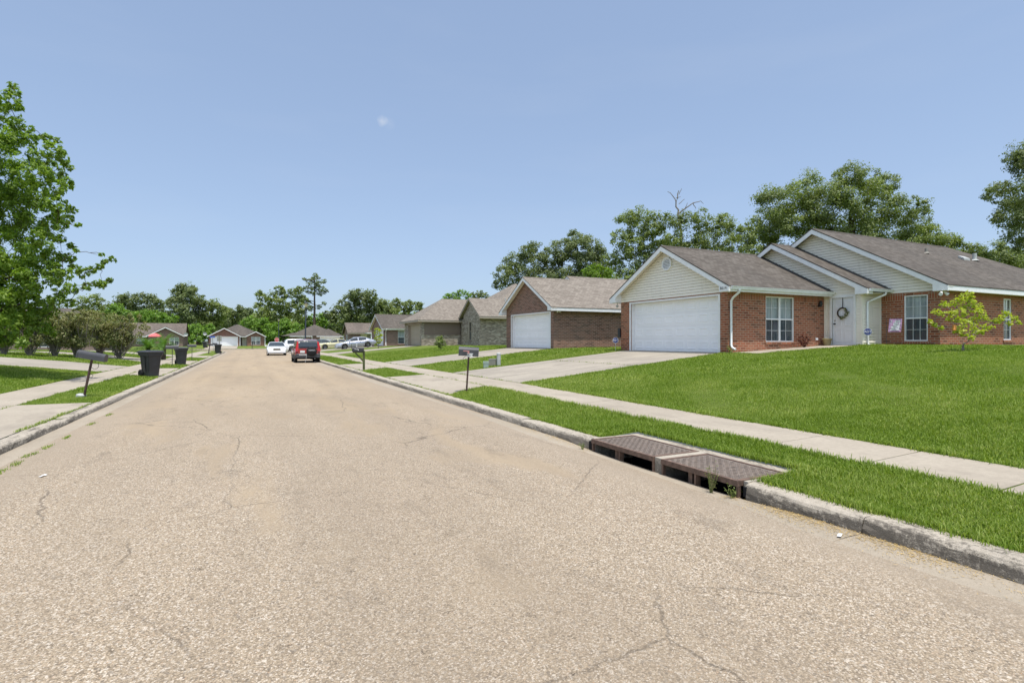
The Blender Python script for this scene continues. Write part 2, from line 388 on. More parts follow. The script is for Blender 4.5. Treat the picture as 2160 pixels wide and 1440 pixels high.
def glassmat(name, tint=(.75, .8, .8), dark=.35, rough=.02):
    """thin window glass: lets most light through, mirrors the sky at a slant"""
    m = MT(name); tr = m.n('BsdfTransparent', None, Color=tint); gl = m.n('BsdfGlossy', None, Color=(.9, .93, .95), Roughness=rough)
    fr = m.n('LayerWeight', None, Blend=.5); x = m.n('MixShader'); m.set(x.inputs[0], m.math('ADD', m.math('MULTIPLY', m.math('POWER', fr.outputs['Facing'], 4.0), .8), .07))
    m.t.links.new(tr.outputs[0], x.inputs[1]); m.t.links.new(gl.outputs[0], x.inputs[2]); m.t.links.new(x.outputs[0], m.out.inputs[0])
    return m.m
def blindmat(name, c1, c2, scale=1.0):
    m = MT(name); u = m.sep(m.co('UV'))[0]; wv = m.n('TexNoise', None, Vector=m.mp(m.co('UV'), (9*scale, .35, 1)), Scale=1.0, Detail=2.0).outputs[0]
    return m.fin(m.mix(m.mr(wv, .35, .65), c1, c2), .9, .1)
def siding_m(name, col):
    m = MT(name); o = m.co(); a = m.noise(m.mp(o, (1, 1, 2)), 1.3, 4); b = m.noise(m.mp(o, (6, 6, 1)), 1.0, 5)
    c = m.mix(m.mr(a, .35, .7, 0, .18), col, tuple(x*.72 for x in col)); c = m.mix(m.mr(b, .55, .8, 0, .22), c, (.32, .3, .22))
    return m.fin(c, .55, .35)
def carpaint(name, col, metal=.0, rough=.22):
    m = MT(name); d = m.noise(m.co(), 1.5, 4)
    m.p.inputs['Coat Weight'].default_value = .8; m.p.inputs['Coat Roughness'].default_value = .05
    return m.fin(m.mix(m.mr(d, .45, .75, 0, .18), col, tuple(x*.7+.03 for x in col)), rough, .5, metal)
K = {}
K['road'] = roadmat(); K['kerb'] = kerbmat(); K['lawn'] = lawnmat()
K['walk'] = concrete('walk_concrete', (.42, .37, .295), (.35, .305, .24), (.19, .165, .135), .55)
K['drive'] = concrete('drive_concrete', (.41, .365, .295), (.32, .285, .235), (.15, .135, .115), .75, streak=(.22, 1.3, 1))
K['gutter'] = concrete('gutter_concrete', (.40, .345, .27), (.345, .295, .225), (.19, .16, .12), .5, grit=.4)
K['brick_red'] = brick('brick_red', (.315, .088, .043), (.37, .12, .06), (.42, .31, .215), c3=(.22, .064, .036))
K['sold_red'] = brick('soldier_red', (.315, .088, .043), (.35, .11, .055), (.42, .31, .215), soldier=True)
K['brick_brown'] = brick('brick_brown', (.21, .10, .07), (.26, .13, .092), (.38, .29, .23), c3=(.135, .066, .05))
K['sold_brown'] = brick('soldier_brown', (.19, .10, .074), (.225, .12, .09), (.36, .28, .23), soldier=True)
K['brick_mixed'] = brick('brick_mixed', (.17, .13, .108), (.34, .275, .22), (.36, .32, .27), c3=(.60, .53, .45), dark=.3)
K['brick_dull'] = brick('brick_dull', (.2, .112, .088), (.24, .142, .115), (.33, .27, .23), c3=(.15, .085, .068))
K['cream'] = siding_m('cream_siding', (.88, .82, .70)); K['tan_siding'] = siding_m('tan_siding', (.2, .15, .12)); K['grey_siding'] = siding_m('grey_siding', (.42, .41, .4))
K['white'] = plain('white_trim', (.80, .80, .79), .45, .4, var=.06); K['gar_white'] = plain('garage_white', (.86, .86, .86), .4, .4, var=.03, scale=1.2)
K['gar_beige'] = plain('garage_beige', (.36, .31, .23), .5, .3, var=.05); K['trim_tan'] = plain('trim_tan', (.36, .31, .25), .5, .3, var=.06)
K['roof_grey'] = shingle('roof_grey', (.094, .081, .068), (.123, .107, .091), (.155, .138, .119), .45)
K['roof_tan'] = shingle('roof_tan', (.185, .16, .133), (.235, .205, .172), (.285, .252, .212), .12, (.12, .1, .08))
K['roof_brown'] = shingle('roof_brown', (.13, .108, .09), (.165, .138, .115), (.2, .17, .145), .35)
K['strip_dark'] = plain('roof_strip', (.045, .048, .055), .5, .4, var=.2)
K['glass'] = glassmat('window_glass'); K['curtain'] = blindmat('white_curtain', (.8, .8, .78), (.52, .53, .53)); K['curtain2'] = blindmat('crumpled_blind', (.82, .82, .8), (.45, .47, .48), .5)
K['screen'] = plain('insect_screen', (.11, .12, .135), .7, .3, var=.15); K['dark'] = plain('dark_interior', (.02, .02, .022), .9, .1)
K['door'] = plain('door_paint', (.74, .74, .75), .4, .4, var=.03); K['black'] = plain('black_metal', (.022, .022, .024), .42, .5, var=.3); K['steel'] = plain('brushed_steel', (.5, .5, .5), .3, .5, .9)
K['rust'] = plain('rusty_iron', (.16, .105, .078), .75, .4, .25, var=.4, scale=14, bump=.3); K['iron'] = plain('worn_iron', (.22, .175, .14), .55, .5, .4, var=.35, scale=20, bump=.2)
K['bin'] = plain('bin_plastic', (.032, .033, .037), .45, .45, var=.25, scale=5); K['rubber'] = plain('rubber', (.02, .02, .021), .8, .2); K['rim'] = plain('alloy_rim', (.5, .51, .52), .28, .5, .8)
K['wood'] = plain('weathered_wood', (.085, .095, .04), .85, .2, var=.35, scale=10); K['woodgrey'] = plain('grey_wood', (.2, .175, .13), .85, .2, var=.3, scale=12)
K['mailgrey'] = plain('mailbox_paint', (.055, .055, .06), .4, .5, var=.15); K['red'] = plain('flag_red', (.42, .11, .1), .5, .4); K['postrust'] = plain('post_metal', (.085, .05, .042), .6, .4, .3, var=.5, scale=9)
K['bark'] = plain('bark', (.085, .066, .05), .95, .1, var=.4, scale=9, bump=.6); K['barkgrey'] = plain('bark_grey', (.2, .18, .155), .95, .1, var=.3, scale=9, bump=.5)
K['plate'] = plain('plate_white', (.65, .65, .63), .5, .4); K['lens_red'] = plain('lens_red', (.42, .015, .012), .15, .6); K['lens_amber'] = plain('lens_amber', (.6, .2, .03), .15, .6); K['lens'] = plain('lens_clear', (.6, .62, .64), .12, .6)
K['carglass'] = plain('car_glass', (.035, .045, .05), .05, .7, var=.1); K['chrome'] = plain('chrome', (.6, .6, .6), .15, .6, 1.)
K['signred'] = plain('sign_red', (.52, .05, .045), .5, .4); K['signblue'] = plain('sign_blue', (.05, .12, .42), .5, .4); K['alu'] = plain('sign_back', (.33, .34, .3), .5, .4, .4); K['yard_blue'] = plain('yard_sign_blue', (.045, .06, .2), .4, .4); K['yard_white'] = plain('sign_white', (.75, .75, .75), .5, .3)
K['util_green'] = plain('utility_green', (.27, .34, .29), .55, .35, var=.1); K['util_grey'] = plain('utility_grey', (.25, .235, .2), .6, .3, var=.12); K['util_pale'] = plain('utility_pale', (.43, .44, .42), .5, .35, var=.1)
K['lamp_glass'] = plain('lantern_glass', (.5, .46, .26), .3, .5); K['pot'] = plain('clay_pot', (.3, .25, .13), .8, .2, var=.25); K['brolly'] = plain('red_canvas', (.62, .16, .16), .8, .2, var=.08)
K['flag_pink'] = plain('flag_cloth_border', (.5, .3, .46), .8, .2, var=.15); K['flag_pale'] = plain('flag_cloth', (.62, .6, .62), .85, .1, var=.35, scale=30); K['orange'] = plain('orange_plastic', (.6, .25, .05), .5, .3)
K['twig'] = plain('wreath_twig', (.06, .04, .03), .9, .1, var=.4, scale=40); K['soil'] = plain('soil', (.11, .085, .055), .95, .1, var=.4, scale=12, bump=.5); K['straw'] = plain('dry_straw', (.42, .3, .12), .9, .1, var=.4, scale=30)
K['teak'] = plain('dried_plant', (.075, .028, .022), .9, .1, var=.4, scale=20)
# leaves
K['leaf_oak'] = leafmat('leaf_oak', (0.132, 0.179, 0.051), (0.205, 0.260, 0.075), (0.290, 0.338, 0.110), .32, .35)
K['leaf_dark'] = leafmat('leaf_dark', (0.108, 0.146, 0.052), (0.169, 0.213, 0.076), (0.243, 0.284, 0.113), .28, .3)
K['leaf_olive'] = leafmat('leaf_olive', (0.158, 0.209, 0.053), (0.214, 0.278, 0.074), (0.298, 0.354, 0.106), .3, .4)
K['leaf_bright'] = leafmat('leaf_bright', (0.129, 0.233, 0.036), (0.199, 0.328, 0.053), (0.267, 0.405, 0.083), .4, .5)
K['leaf_lime'] = leafmat('leaf_lime', (0.146, 0.244, 0.023), (0.196, 0.313, 0.034), (0.254, 0.352, 0.057), .45, .8)
K['leaf_near'] = leafmat('leaf_near', (0.115, 0.200, 0.022), (0.190, 0.300, 0.036), (0.299, 0.400, 0.068), .42, .9)
K['leaf_shrub'] = leafmat('leaf_shrub', (.13, .18, .05), (.19, .235, .075), (.31, .28, .14), .3, 1.0, patchc=(.22, .17, .085))
K['leaf_young'] = leafmat('leaf_young', (.26, .34, .03), (.38, .45, .05), (.50, .52, .10), .45, 3.0, patchc=(.36, .37, .04))
K['leaf_pine'] = leafmat('leaf_pine', (0.129, 0.177, 0.056), (0.187, 0.239, 0.079), (0.260, 0.312, 0.106), .2, .4)
K['leaf_palm'] = leafmat('leaf_palm', (0.078, 0.169, 0.026), (0.117, 0.234, 0.039), (0.156, 0.286, 0.052), .3, .8)
def blademat():
    m = MT('grass_blade'); r = m.n('NewGeometry').outputs['Random Per Island']; o = m.co(); a = m.noise(o, .22, 4, .6, .6); b = m.noise(o, 1.1, 4, .65); c = m.noise(o, 5, 3)
    lush = m.ramp(r, [(0, (.085, .15, .012)), (.5, (.15, .235, .022)), (1, (.29, .37, .08))]); pale = m.ramp(r, [(0, (.14, .205, .028)), (.5, (.245, .325, .06)), (.88, (.37, .43, .125)), (1, (.44, .41, .16))])
    f = m.math('ADD', m.mr(a, .42, .62, -.08, .62), m.mr(b, .40, .66, -.15, .45)); f = m.math('ADD', f, m.mr(c, .4, .7, -.1, .2)); f.node.use_clamp = True
    col = m.mix(f, lush, pale); m.fin(col, .55, .2)
    t = m.n('BsdfTranslucent', None, Color=m.mix(1.0, col, (1.4, 1.45, .6), 'MULTIPLY')); x = m.n('MixShader'); x.inputs[0].default_value = .38
    m.t.links.new(m.p.outputs[0], x.inputs[1]); m.t.links.new(t.outputs[0], x.inputs[2]); m.t.links.new(x.outputs[0], m.out.inputs[0]); return m.m
K['blade'] = blademat()
K['blade_dry'] = leafmat('grass_dry', (.2, .2, .06), (.3, .25, .09), (.38, .3, .13), .3, 2.0)
# ------------------------------------------------------------------ the setting: ground, road, kerbs, walks
def lines(a, b, step): return list(np.arange(a, b + 1e-6, step))
DR = (4.56, 3.93, 5.47, 6.74)      # storm drain hole x0,y0,x1,y1
xs = sorted(set([round(q, 3) for q in [-900, -500, -250, -120, -80, -60, -50, -45] + lines(-40, -16, 1.0) + lines(-16, 20, .25) + lines(21, 50, 1.0) + [60, 80, 120, 250, 500, 900] + [-5.95, -4.7, -3.4, -3.3, -3.2, -3.1, 4.7, 4.5, 4.6, 4.8, 6.25, 7.4, 16, 21.6, DR[0], DR[2]]]))
xs = [x for x in xs if x not in (4.5,)] + [4.5]; xs = sorted(xs)
ys = sorted(set([round(q, 3) for q in [-60, -30, -20, -14, -10, -6, -3] + lines(-1, 30, .5) + lines(31, 82, 1.0) + lines(82.25, 116, .3) + lines(117, 140, 1.0) + [145, 150, 160, 180, 220, 300, 450, 900] + [DR[1], DR[3]]]))
XX, YY = np.meshgrid(np.array(xs), np.array(ys)); ZZ = ground(XX, YY)
def shrink_in(x, y, P):
    r = inpoly(x, y, P)
    far = y > 82
    for dx, dy in ((.2, 0), (-.2, 0), (0, .2), (0, -.2)): r &= ~far | inpoly(x+dx, y+dy, P)
    return r
inside = shrink_in(XX, YY, LB) | shrink_in(XX, YY, RB) | shrink_in(XX, YY, FB)
inside &= ~((YY < 84) & (((XX > 4.5) & (XX < 4.65)) | ((XX < -3.1) & (XX > -3.24))))
inside |= (np.abs(XX) > 59) | (YY > 130) | (YY < -13.5) & ((XX < -3.15) | (XX > 4.55))
ZZ = np.where(inside, ZZ, -.3)
lump = .012*np.sin(XX*1.7+.3*YY)*np.sin(YY*1.3) + .008*np.sin(XX*3.1-YY*2.3)
ZZ = ZZ + np.where(inside & ((XX > 7.6) | (XX < -6.2)) & (np.abs(XX) < 40), lump, 0)
nx, ny = len(xs), len(ys); idx = np.arange(nx*ny).reshape(ny, nx)
F = np.stack([idx[:-1, :-1], idx[:-1, 1:], idx[1:, 1:], idx[1:, :-1]], -1).reshape(-1, 4)
cx = (XX[:-1, :-1] + XX[1:, 1:]).ravel()/2; cy = (YY[:-1, :-1] + YY[1:, 1:]).ravel()/2
keep = ~((cx > DR[0]) & (cx < DR[2]) & (cy > DR[1]) & (cy < DR[3]))
g_ = npmesh('ground', np.stack([XX, YY, ZZ], -1).reshape(-1, 3), F[keep], K['lawn'], smooth=True); tag(g_, kind='structure')
def dip(x, y): return -.05*np.exp(-((np.asarray(y)-5.33)/1.75)**4)*np.clip((np.asarray(x)-3.7)/.85, 0, 1)
def grid_mesh(name, xs, ys, zf, mat, keepf=None):
    X_, Y_ = np.meshgrid(np.array(xs), np.array(ys)); i = np.arange(X_.size).reshape(X_.shape)
    f = np.stack([i[:-1, :-1], i[:-1, 1:], i[1:, 1:], i[1:, :-1]], -1).reshape(-1, 4)
    return npmesh(name, np.stack([X_, Y_, zf(X_, Y_)], -1).reshape(-1, 3), f, mat, smooth=True)
road_z = lambda x, y: .004*np.sin(x*1.1)*np.sin(y*.37) + dip(x, y)
rx = [-3.28] + lines(-3.0, 4.5, .25) + [4.58]; ry = lines(-14, 12, .25) + lines(13, 84, 1.0)
# the carriageway and the junction are one sheet of road
vs1 = grid_mesh('road', rx, ry, road_z, K['road'])
jr = grid_mesh('road_junction', lines(-60, 60, 4), [84] + lines(86, 130, 2), lambda x, y: 0*x, K['road'])
for o in (vs1, jr): tag(o, kind='structure')
def edge_pts(E, y_min=None, step=.5):
    rr = random.Random(2)
    out = []
    for (x1, y1), (x2, y2) in zip(E[:-1], E[1:]):
        n = max(1, int(math.hypot(x2-x1, y2-y1)/step)); k = 0.
        while k < n:
            p = (x1+(x2-x1)*k/n, y1+(y2-y1)*k/n); out.append(p); k += .12/step if -1 < p[1] < 14 else 1.
    out.append(E[-1]); return out
def sweep(mb, pts, prof, side, zf=None, rough=False):
    """sweep a profile [(offset from the kerb line, z)] along pts; side +1: block lies right of travel"""
    rings = []; rr = random.Random(int(pts[0][1]*100)); w_ = 0
    for i, p in enumerate(pts):
        w_ = .6*w_ + rr.gauss(0, .0035) if rough else 0
        a, b = pts[max(i-1, 0)], pts[min(i+1, len(pts)-1)]
        d = Vector((b[0]-a[0], b[1]-a[1])).normalized(); nrm = Vector((d.y, -d.x))*side
        dz = float(zf(p[0], p[1])) if zf else 0
        rings.append([(p[0]+nrm.x*(o+(w_+rr.gauss(0, .003) if rough and 0 < o < .2 else 0)), p[1]+nrm.y*o, z + (dz if z < .03 else 0) + (rr.gauss(0, .0022)-abs(w_)*.7 if rough and z > .04 else 0)) for o, z in prof])
    mb.loft(rings, 0, caps=True, sm=False)
KPROF = [(0, -.12), (0, 0), (.008, .05), (.018, .092), (.034, .120), (.062, .134), (.14, .139), (.25, .134), (.25, -.12)]
GPROF = [(-.46, -.02), (-.46, -.008), (-.2, .005), (.005, .002), (.005, -.02)]
def kerb_run(name, E, side, gaps=(), seg=3.05, hs=1.):
    mb, gb = MB(), MB(); pts = edge_pts(E); tot = 0; cur = [pts[0]]; runs = []
    for a, b in zip(pts[:-1], pts[1:]):
        l = math.hypot(b[0]-a[0], b[1]-a[1]); tot += l; cur.append(b)
        if tot >= seg: runs.append(cur); cur = [b]; tot = 0
    if len(cur) > 1: runs.append(cur)
    rr = random.Random(3)
    for r in runs:
        a, b = r[0], r[-1]
        d = Vector((b[0]-a[0], b[1]-a[1])); L = d.length; d /= max(L, 1e-6)
        j = rr.uniform(-.006, .006)
        q = [(r[0][0]+d.x*.006, r[0][1]+d.y*.006)] + r[1:-1] + [(r[-1][0]-d.x*.006, r[-1][1]-d.y*.006)]
        parts = [q]
        for y0, y1 in gaps:
            np_ = []
            for s in parts:
                lo = [p for p in s if p[1] < y0]; hi = [p for p in s if p[1] > y1]
                if s[0][1] < y0 < s[-1][1]: lo.append((s[0][0], y0))
                if s[0][1] < y1 < s[-1][1]: hi.insert(0, (s[0][0], y1))
                if s[-1][1] <= y0 or s[0][1] >= y1: np_.append(s)
                else: np_ += [t for t in (lo, hi) if len(t) > 1]
            parts = np_
        for s in parts:
            sweep(mb, s, [(o + (0 if o in (0, .25) else j*.4), z*hs + (j if z > .03 else 0)) for o, z in KPROF], side, rough=True)
        sweep(gb, q, GPROF, side, dip if side > 0 else None)
    k = mb.build(name, K['kerb']); g = gb.build('gutter_pan', K['gutter'])
    for o in (k, g): tag(o, kind='structure')
kerb_run('kerb', R_EDGE, 1, gaps=((DR[1], DR[3]),)); kerb_run('kerb', L_EDGE, -1, hs=.8); kerb_run('kerb', F_EDGE, -1)
PAVED = []
def inpaved(x, y, grow=0.):
    r = np.zeros(np.shape(x), bool)
    for P in PAVED:
        if grow:
            c = np.mean(np.array(P), 0); P = [(p[0] + grow*np.sign(p[0]-c[0]), p[1] + grow*np.sign(p[1]-c[1])) for p in P]
        r |= inpoly(x, y, P)
    return r
def walk(name, x0, x1, y0, y1, step, h=.014):
    mb = MB(); y = y0; rr = random.Random(11)
    while y < y1:
        e = min(y+step, y1) - .02; z = h + rr.uniform(-.004, .004)
        c = [(x0, y), (x1, y), (x1, e), (x0, e)]; b = .012
        top = [(px, py, gz(px, py)+z) for px, py in [(x0+b, y+b), (x1-b, y+b), (x1-b, e-b), (x0+b, e-b)]]
        mid = [(px, py, gz(px, py)+z-.008) for px, py in c]; bot = [(px, py, gz(px, py)-.1) for px, py in c]
        mb.loft([bot, mid, top]); mb.poly(top); y += step
    PAVED.append([(x0, y0), (x1, y0), (x1, y1), (x0, y1)])
    return tag(mb.build(name, K['walk']), kind='structure')
walk('sidewalk', 6.25, 7.40, -6, 84, 1.22); walk('sidewalk', -5.95, -4.70, -4, 82, 1.22)
def pave(name, st, mat='drive', h=.02, nsub=None, joints=True):
    """concrete pavement through stations (x, y0, y1), laid on the ground"""
    mb = MB(); st = sorted(st); xs_ = []
    bps = [-12.45, -5.95, -4.7, -3.4, 4.8, 6.25, 7.4, 16, 21.6]
    lo, hi = st[0][0], st[-1][0]
    xs_ = sorted(set([lo, hi] + [s[0] for s in st] + [b for b in bps if lo < b < hi] + list(np.arange(math.ceil(lo)+.37, hi, 1.0))))
    f0 = lambda x: I(x, [s[0] for s in st], [s[1] for s in st]); f1 = lambda x: I(x, [s[0] for s in st], [s[2] for s in st])
    NY = 9; pts = []
    for x in xs_:
        a, b = f0(x), f1(x); pts.append([(x, a+(b-a)*k/(NY-1)) for k in range(NY)])
    V = [(p[0], p[1], gz(*p)+h) for r in pts for p in r]; n = NY
    Fs = [(i*n+k, (i+1)*n+k, (i+1)*n+k+1, i*n+k+1) for i in range(len(xs_)-1) for k in range(n-1)]
    mb.add(V, Fs)
    loop = [r[0] for r in pts] + pts[-1][1:] + [r[-1] for r in reversed(pts[:-1])] + list(reversed(pts[0][1:-1]))
    top = [(p[0], p[1], gz(*p)+h) for p in loop]; bot = [(p[0], p[1], gz(*p)-.12) for p in loop]
    mb.loft([bot, top])
    PAVED.append([(s[0], s[1]) for s in st] + [(s[0], s[2]) for s in reversed(st)])
    return tag(mb.build(name, K[mat], smooth=False), kind='structure')
# right-hand drives and their aprons
for y0, y1 in ((14.7, 20.75), (27.55, 33.2), (55.0, 60.2), (70.3, 77.0), (80.5, 85.0)):
    pave('apron', [(4.81, y0-.9, y1+.7), (5.5, y0-.3, y1+.35), (6.24, y0, y1+.1)], 'walk', .017)
    pave('driveway', [(7.412, y0, y1+.1), (11.5, y0+.1, y1-.1), (11.9, y0+.1, y1-.1)]); pave('driveway', [(11.915, y0+.1, y1-.1), (16.25, y0+.15, y1-.2)])
pave('front_walk', [(16.28, 13.45, 14.5), (18, 13.3, 14.5), (20.2, 13.05, 14.5), (22.7, 12.97, 14.5)], 'walk', .02)
# left-hand aprons and drives
pave('apron', [(-4.69, 11.0, 15.5), (-3.41, 10.5, 16.0)], 'walk', .017); pave('driveway', [(-14, 11.1, 15.5), (-5.96, 11.1, 15.5)])
pave('apron', [(-4.69, 27.2, 33.1), (-3.41, 26.3, 33.8)], 'walk', .017); pave('driveway', [(-22, 30.0, 36.2), (-9, 30.0, 36.2), (-5.96, 29.6, 35.2)])
pave('apron', [(-4.69, 38.9, 44.8), (-3.41, 38.2, 45.4)], 'walk', .017); pave('driveway', [(-24, 45.2, 48.8), (-9, 44.4, 48.4), (-5.96, 41, 46.6)])
pave('apron', [(-4.69, 53.2, 58.8), (-3.41, 52.6, 59.4)], 'walk', .017); pave('driveway', [(-16, 58, 64), (-5.96, 54, 59)])
pave('driveway', [(-7.3, 106.2, 120.9), (-2.3, 109.3, 120.9)], 'walk', .03); pave('driveway', [(14.5, 117, 134.8), (19.5, 117, 134.8)], 'walk', .03)

# ------------------------------------------------------------------ storm drain
sd = empty('storm_drain', (4.9, 5.33, 0), 0, 'double storm drain let into the kerb, two rusty tread plates over dark openings', 'drain')
mb = MB(); x0, x1 = 4.535, 5.31
mb.box(x1+.003, 3.93, -.1, 5.47, 6.74, .142); mb.box(4.56, 5.155, -.2, x1, 5.285, .141); mb.box(4.62, 6.655, -.2, x1, 6.74, .139); mb.box(4.62, 3.93, -.2, x1, 3.985, .139)
mb.build('concrete_surround', K['kerb'], sd)
mb = MB(); mb.box(5.33, 3.93, -.9, 5.36, 6.74, .1); mb.box(4.54, 3.9, -.92, 5.36, 6.74, -.88); mb.box(4.50, 3.93, -.9, 4.545, 6.74, -.052); mb.box(4.55, 3.90, -.9, 5.33, 3.93, .1); mb.box(4.55, 6.70, -.9, 5.33, 6.735, .1)
mb.build('pit', K['dark'], sd)
for ya, yb in ((5.29, 6.65), (3.99, 5.15)):
    mb = MB(); mb.box(x0, ya, .085, 4.575, yb, .146); mb.box(x1-.04, ya, .09, x1, yb, .146); mb.box(4.575, ya, .09, x1-.04, ya+.05, .146); mb.box(4.575, yb-.05, .09, x1-.04, yb, .146)
    mb.box(4.545, ya+.002, -.08, 4.585, ya+.03, .084); mb.box(4.545, yb-.03, -.08, 4.585, yb-.002, .084); ym = ya + (yb-ya)*.52
    mb.box(4.545, ym-.012, -.08, 4.62, ym+.012, .084); mb.box(4.60, ym+.1, -.3, 4.68, ym+.16, .084)
    mb.build('drain_frame', K['rust'], sd)
    mb = MB(); mb.box(4.577, ya+.052, .118, x1-.042, yb-.052, .1385)
    xx, yy, rows = 4.63, ya+.1, 0
    st = .048
    for i in range(int((x1-4.66)/st)):
        for j in range(int((yb-ya-.14)/st)):
            px, py = 4.62+i*st, ya+.09+j*st; a = R(45) if (i+j) % 2 else R(-45); l, w_ = .021, .005
            if px > x1-.06 or py > yb-.08: continue
            d = Vector((math.cos(a), math.sin(a))); e = Vector((-d.y, d.x))
            q = [(px+d.x*l*s+e.x*w_*t, py+d.y*l*s+e.y*w_*t) for s, t in ((-1, -1), (1, -1), (1, 1), (-1, 1))]
            mb.loft([[(a_, b_, .138) for a_, b_ in q], [(px+(a_-px)*.85, py+(b_-py)*.85, .1455) for a_, b_ in q]]); mb.poly([(px+(a_-px)*.85, py+(b_-py)*.85, .1455) for a_, b_ in q])
    mb.build('tread_plate', K['iron'], sd)
# ------------------------------------------------------------------ house building kit (world coordinates, children of one Empty)
def P3(ax, c, a, z): return (c, a, z) if ax == 'x' else (a, c, z)
def wall(mb, ax, c, a0, a1, z0, z1, out, holes=(), th=.18, mi=0):
    """wall in the plane ax=c, from a0 to a1; 'out' is the outward side (-1/+1)"""
    As = sorted(set([a0, a1] + [v for h in holes for v in h[:2]])); Zs = sorted(set([z0, z1] + [v for h in holes for v in h[2:4]]))
    c2 = c - out*th
    for i in range(len(As)-1):
        for j in range(len(Zs)-1):
            am, zm = (As[i]+As[i+1])/2, (Zs[j]+Zs[j+1])/2
            if any(h[0] < am < h[1] and h[2] < zm < h[3] for h in holes): continue
            if ax == 'x': mb.box(c, As[i], Zs[j], c2, As[i+1], Zs[j+1], mi)
            else: mb.box(As[i], c, Zs[j], As[i+1], c2, Zs[j+1], mi)
def bar(mb, ax, c, out, a0, a1, z0, z1, th, mi=0):
    """a flat box lying on the plane ax=c and standing th proud of it"""
    if ax == 'x': mb.box(c, a0, z0, c+out*th, a1, z1, mi)
    else: mb.box(a0, c, z0, a1, c+out*th, z1, mi)
def laps(mb, ax, c, poly, out, lap=.115, proud=.03):
    """vinyl siding: clip the polygon [(a,z)] into overlapping boards"""
    def clip(P, z, up):
        o = []
        for i in range(len(P)):
            p, q = P[i], P[(i+1) % len(P)]; ip, iq = (p[1] >= z) == up or p[1] == z, (q[1] >= z) == up or q[1] == z
            if ip: o.append(p)
            if ip != iq:
                t = (z-p[1])/((q[1]-p[1]) or 1e-9); o.append((p[0]+(q[0]-p[0])*t, z))
        return o
    zs = [p[1] for p in poly]; z = min(zs)
    while z < max(zs)-1e-4:
        b = clip(clip(poly, z, True), min(z+lap*.93, max(zs)), False)
        if len(b) >= 3:
            f = [P3(ax, c + out*(.004 + proud*(1-(p[1]-z)/lap)), p[0], p[1]) for p in b]; bk = [P3(ax, c+out*.001, p[0], p[1]) for p in b]
            n = len(f); mb.add(f+bk, [tuple(range(n))] + [(i, (i+1) % n, n+(i+1) % n, n+i) for i in range(n)])
        z += lap
def window(par, ax, c, out, a0, a1, z0, z1, cols=2, double=False, curt='curtain', frame='white', sill='brick_red', shade=True, inset=.07):
    """sash window in an opening of the plane ax=c: window (frame) > pane, screen, curtain, sill"""
    ci = c - out*inset; fw = .045; mb = MB()
    def b(p0, p1, q0, q1, t=.05): bar(mb, ax, ci, out, p0, p1, q0, q1, t)
    b(a0, a0+fw, z0, z1); b(a1-fw, a1, z0, z1); b(a0+fw, a1-fw, z0, z0+fw); b(a0+fw, a1-fw, z1-fw, z1); zm = (z0+z1)/2
    lights = [(a0+fw, a1-fw)]
    if double:
        am = (a0+a1)/2; b(am-.04, am+.04, z0+fw, z1-fw, .055); lights = [(a0+fw, am-.04), (am+.04, a1-fw)]
    for l0, l1 in lights:
        b(l0, l1, zm-.025, zm+.025, .045)
        for k in range(1, cols): p = l0+(l1-l0)*k/cols; b(p-.006, p+.006, zm+.025, z1-fw, .016); b(p-.006, p+.006, z0+fw, zm-.025, .014)
        for q in ((zm+z1)/2, (zm+z0)/2): b(l0, l1, q-.006, q+.006, .018)
    w = mb.build('window', K[frame], par)
    mb = MB(); mb.poly([P3(ax, ci-out*.003, p_, q_) for p_, q_ in ((a0+.02, z0+.02), (a1-.02, z0+.02), (a1-.02, z1-.02), (a0+.02, z1-.02))]); mb.build('pane', K['glass'], w)
    mb2 = MB(); bar(mb2, ax, ci-out*.05, out, a0+.01, a1-.01, z0+.01, z1-.01, .003); mb2.build('curtain', K[curt], w)
    mb2 = MB(); bar(mb2, ax, ci-out*.02, out, a0+.03, a1-.03, z0+.03, zm, .004); mb2.build('screen', K['screen'], w)
    if sill:
        mb = MB(); bar(mb, ax, c-out*.06, out, a0-.06, a1+.06, z0-.09, z0-.002, .095); mb.build('sill', K[sill], w)
    return w
def garage(par, a0, a1, z0, z1, c=16., recess=.26, mat='gar_white', ax='x', out=-1, jamb='white', cols=8):
    """sectional garage door recessed behind the plane ax=c; rows of pressed panels"""
    d = MB(); cc = c - out*recess
    bar(d, ax, cc-out*.04, out, a0, a1, z0+.012, z1, .04); rows = 4; w = (a1-a0)/cols; h = (z1-z0)/rows
    for r in range(rows):
        bar(d, ax, cc+out*.0005, out, a0, a1, z0+.014+r*h, z0+(r+1)*h-.012, .016)
        for k in range(cols):
            p0, p1, q0, q1 = a0+k*w+.09, a0+(k+1)*w-.09, z0+r*h+.12, z0+(r+1)*h-.11; t = cc+out*.0165
            ring = lambda i, dz: [P3(ax, t+out*dz, p, q) for p, q in ((p0+i, q0+i), (p1-i, q0+i), (p1-i, q1-i), (p0+i, q1-i))]
            d.loft([ring(0, 0), ring(.012, .014), ring(.03, .014), ring(.05, .001)]); d.poly(ring(.05, .001))
    o = d.build('garage_door', K[mat], par)
    j = MB(); t = recess-.045
    bar(j, ax, cc, out, a0-.012, a0, z0, z1, t); bar(j, ax, cc, out, a1, a1+.012, z0, z1, t); bar(j, ax, cc, out, a0-.012, a1+.012, z1, z1+.014, t+.03)
    for s in (a0-.10, a1): bar(j, ax, c+out*.002, out, s, s+.10, z0, z1+.06, .016)
    bar(j, ax, c+out*.002, out, a0-.1, a1+.1, z1+.001, z1+.06, .0155)
    j.build('door_jamb', K[jamb], o)
    s = MB(); bar(s, ax, cc+out*.002, out, a0, a1, z0, z0+.014, .02); s.build('weather_strip', K['rubber'], o)
    return o
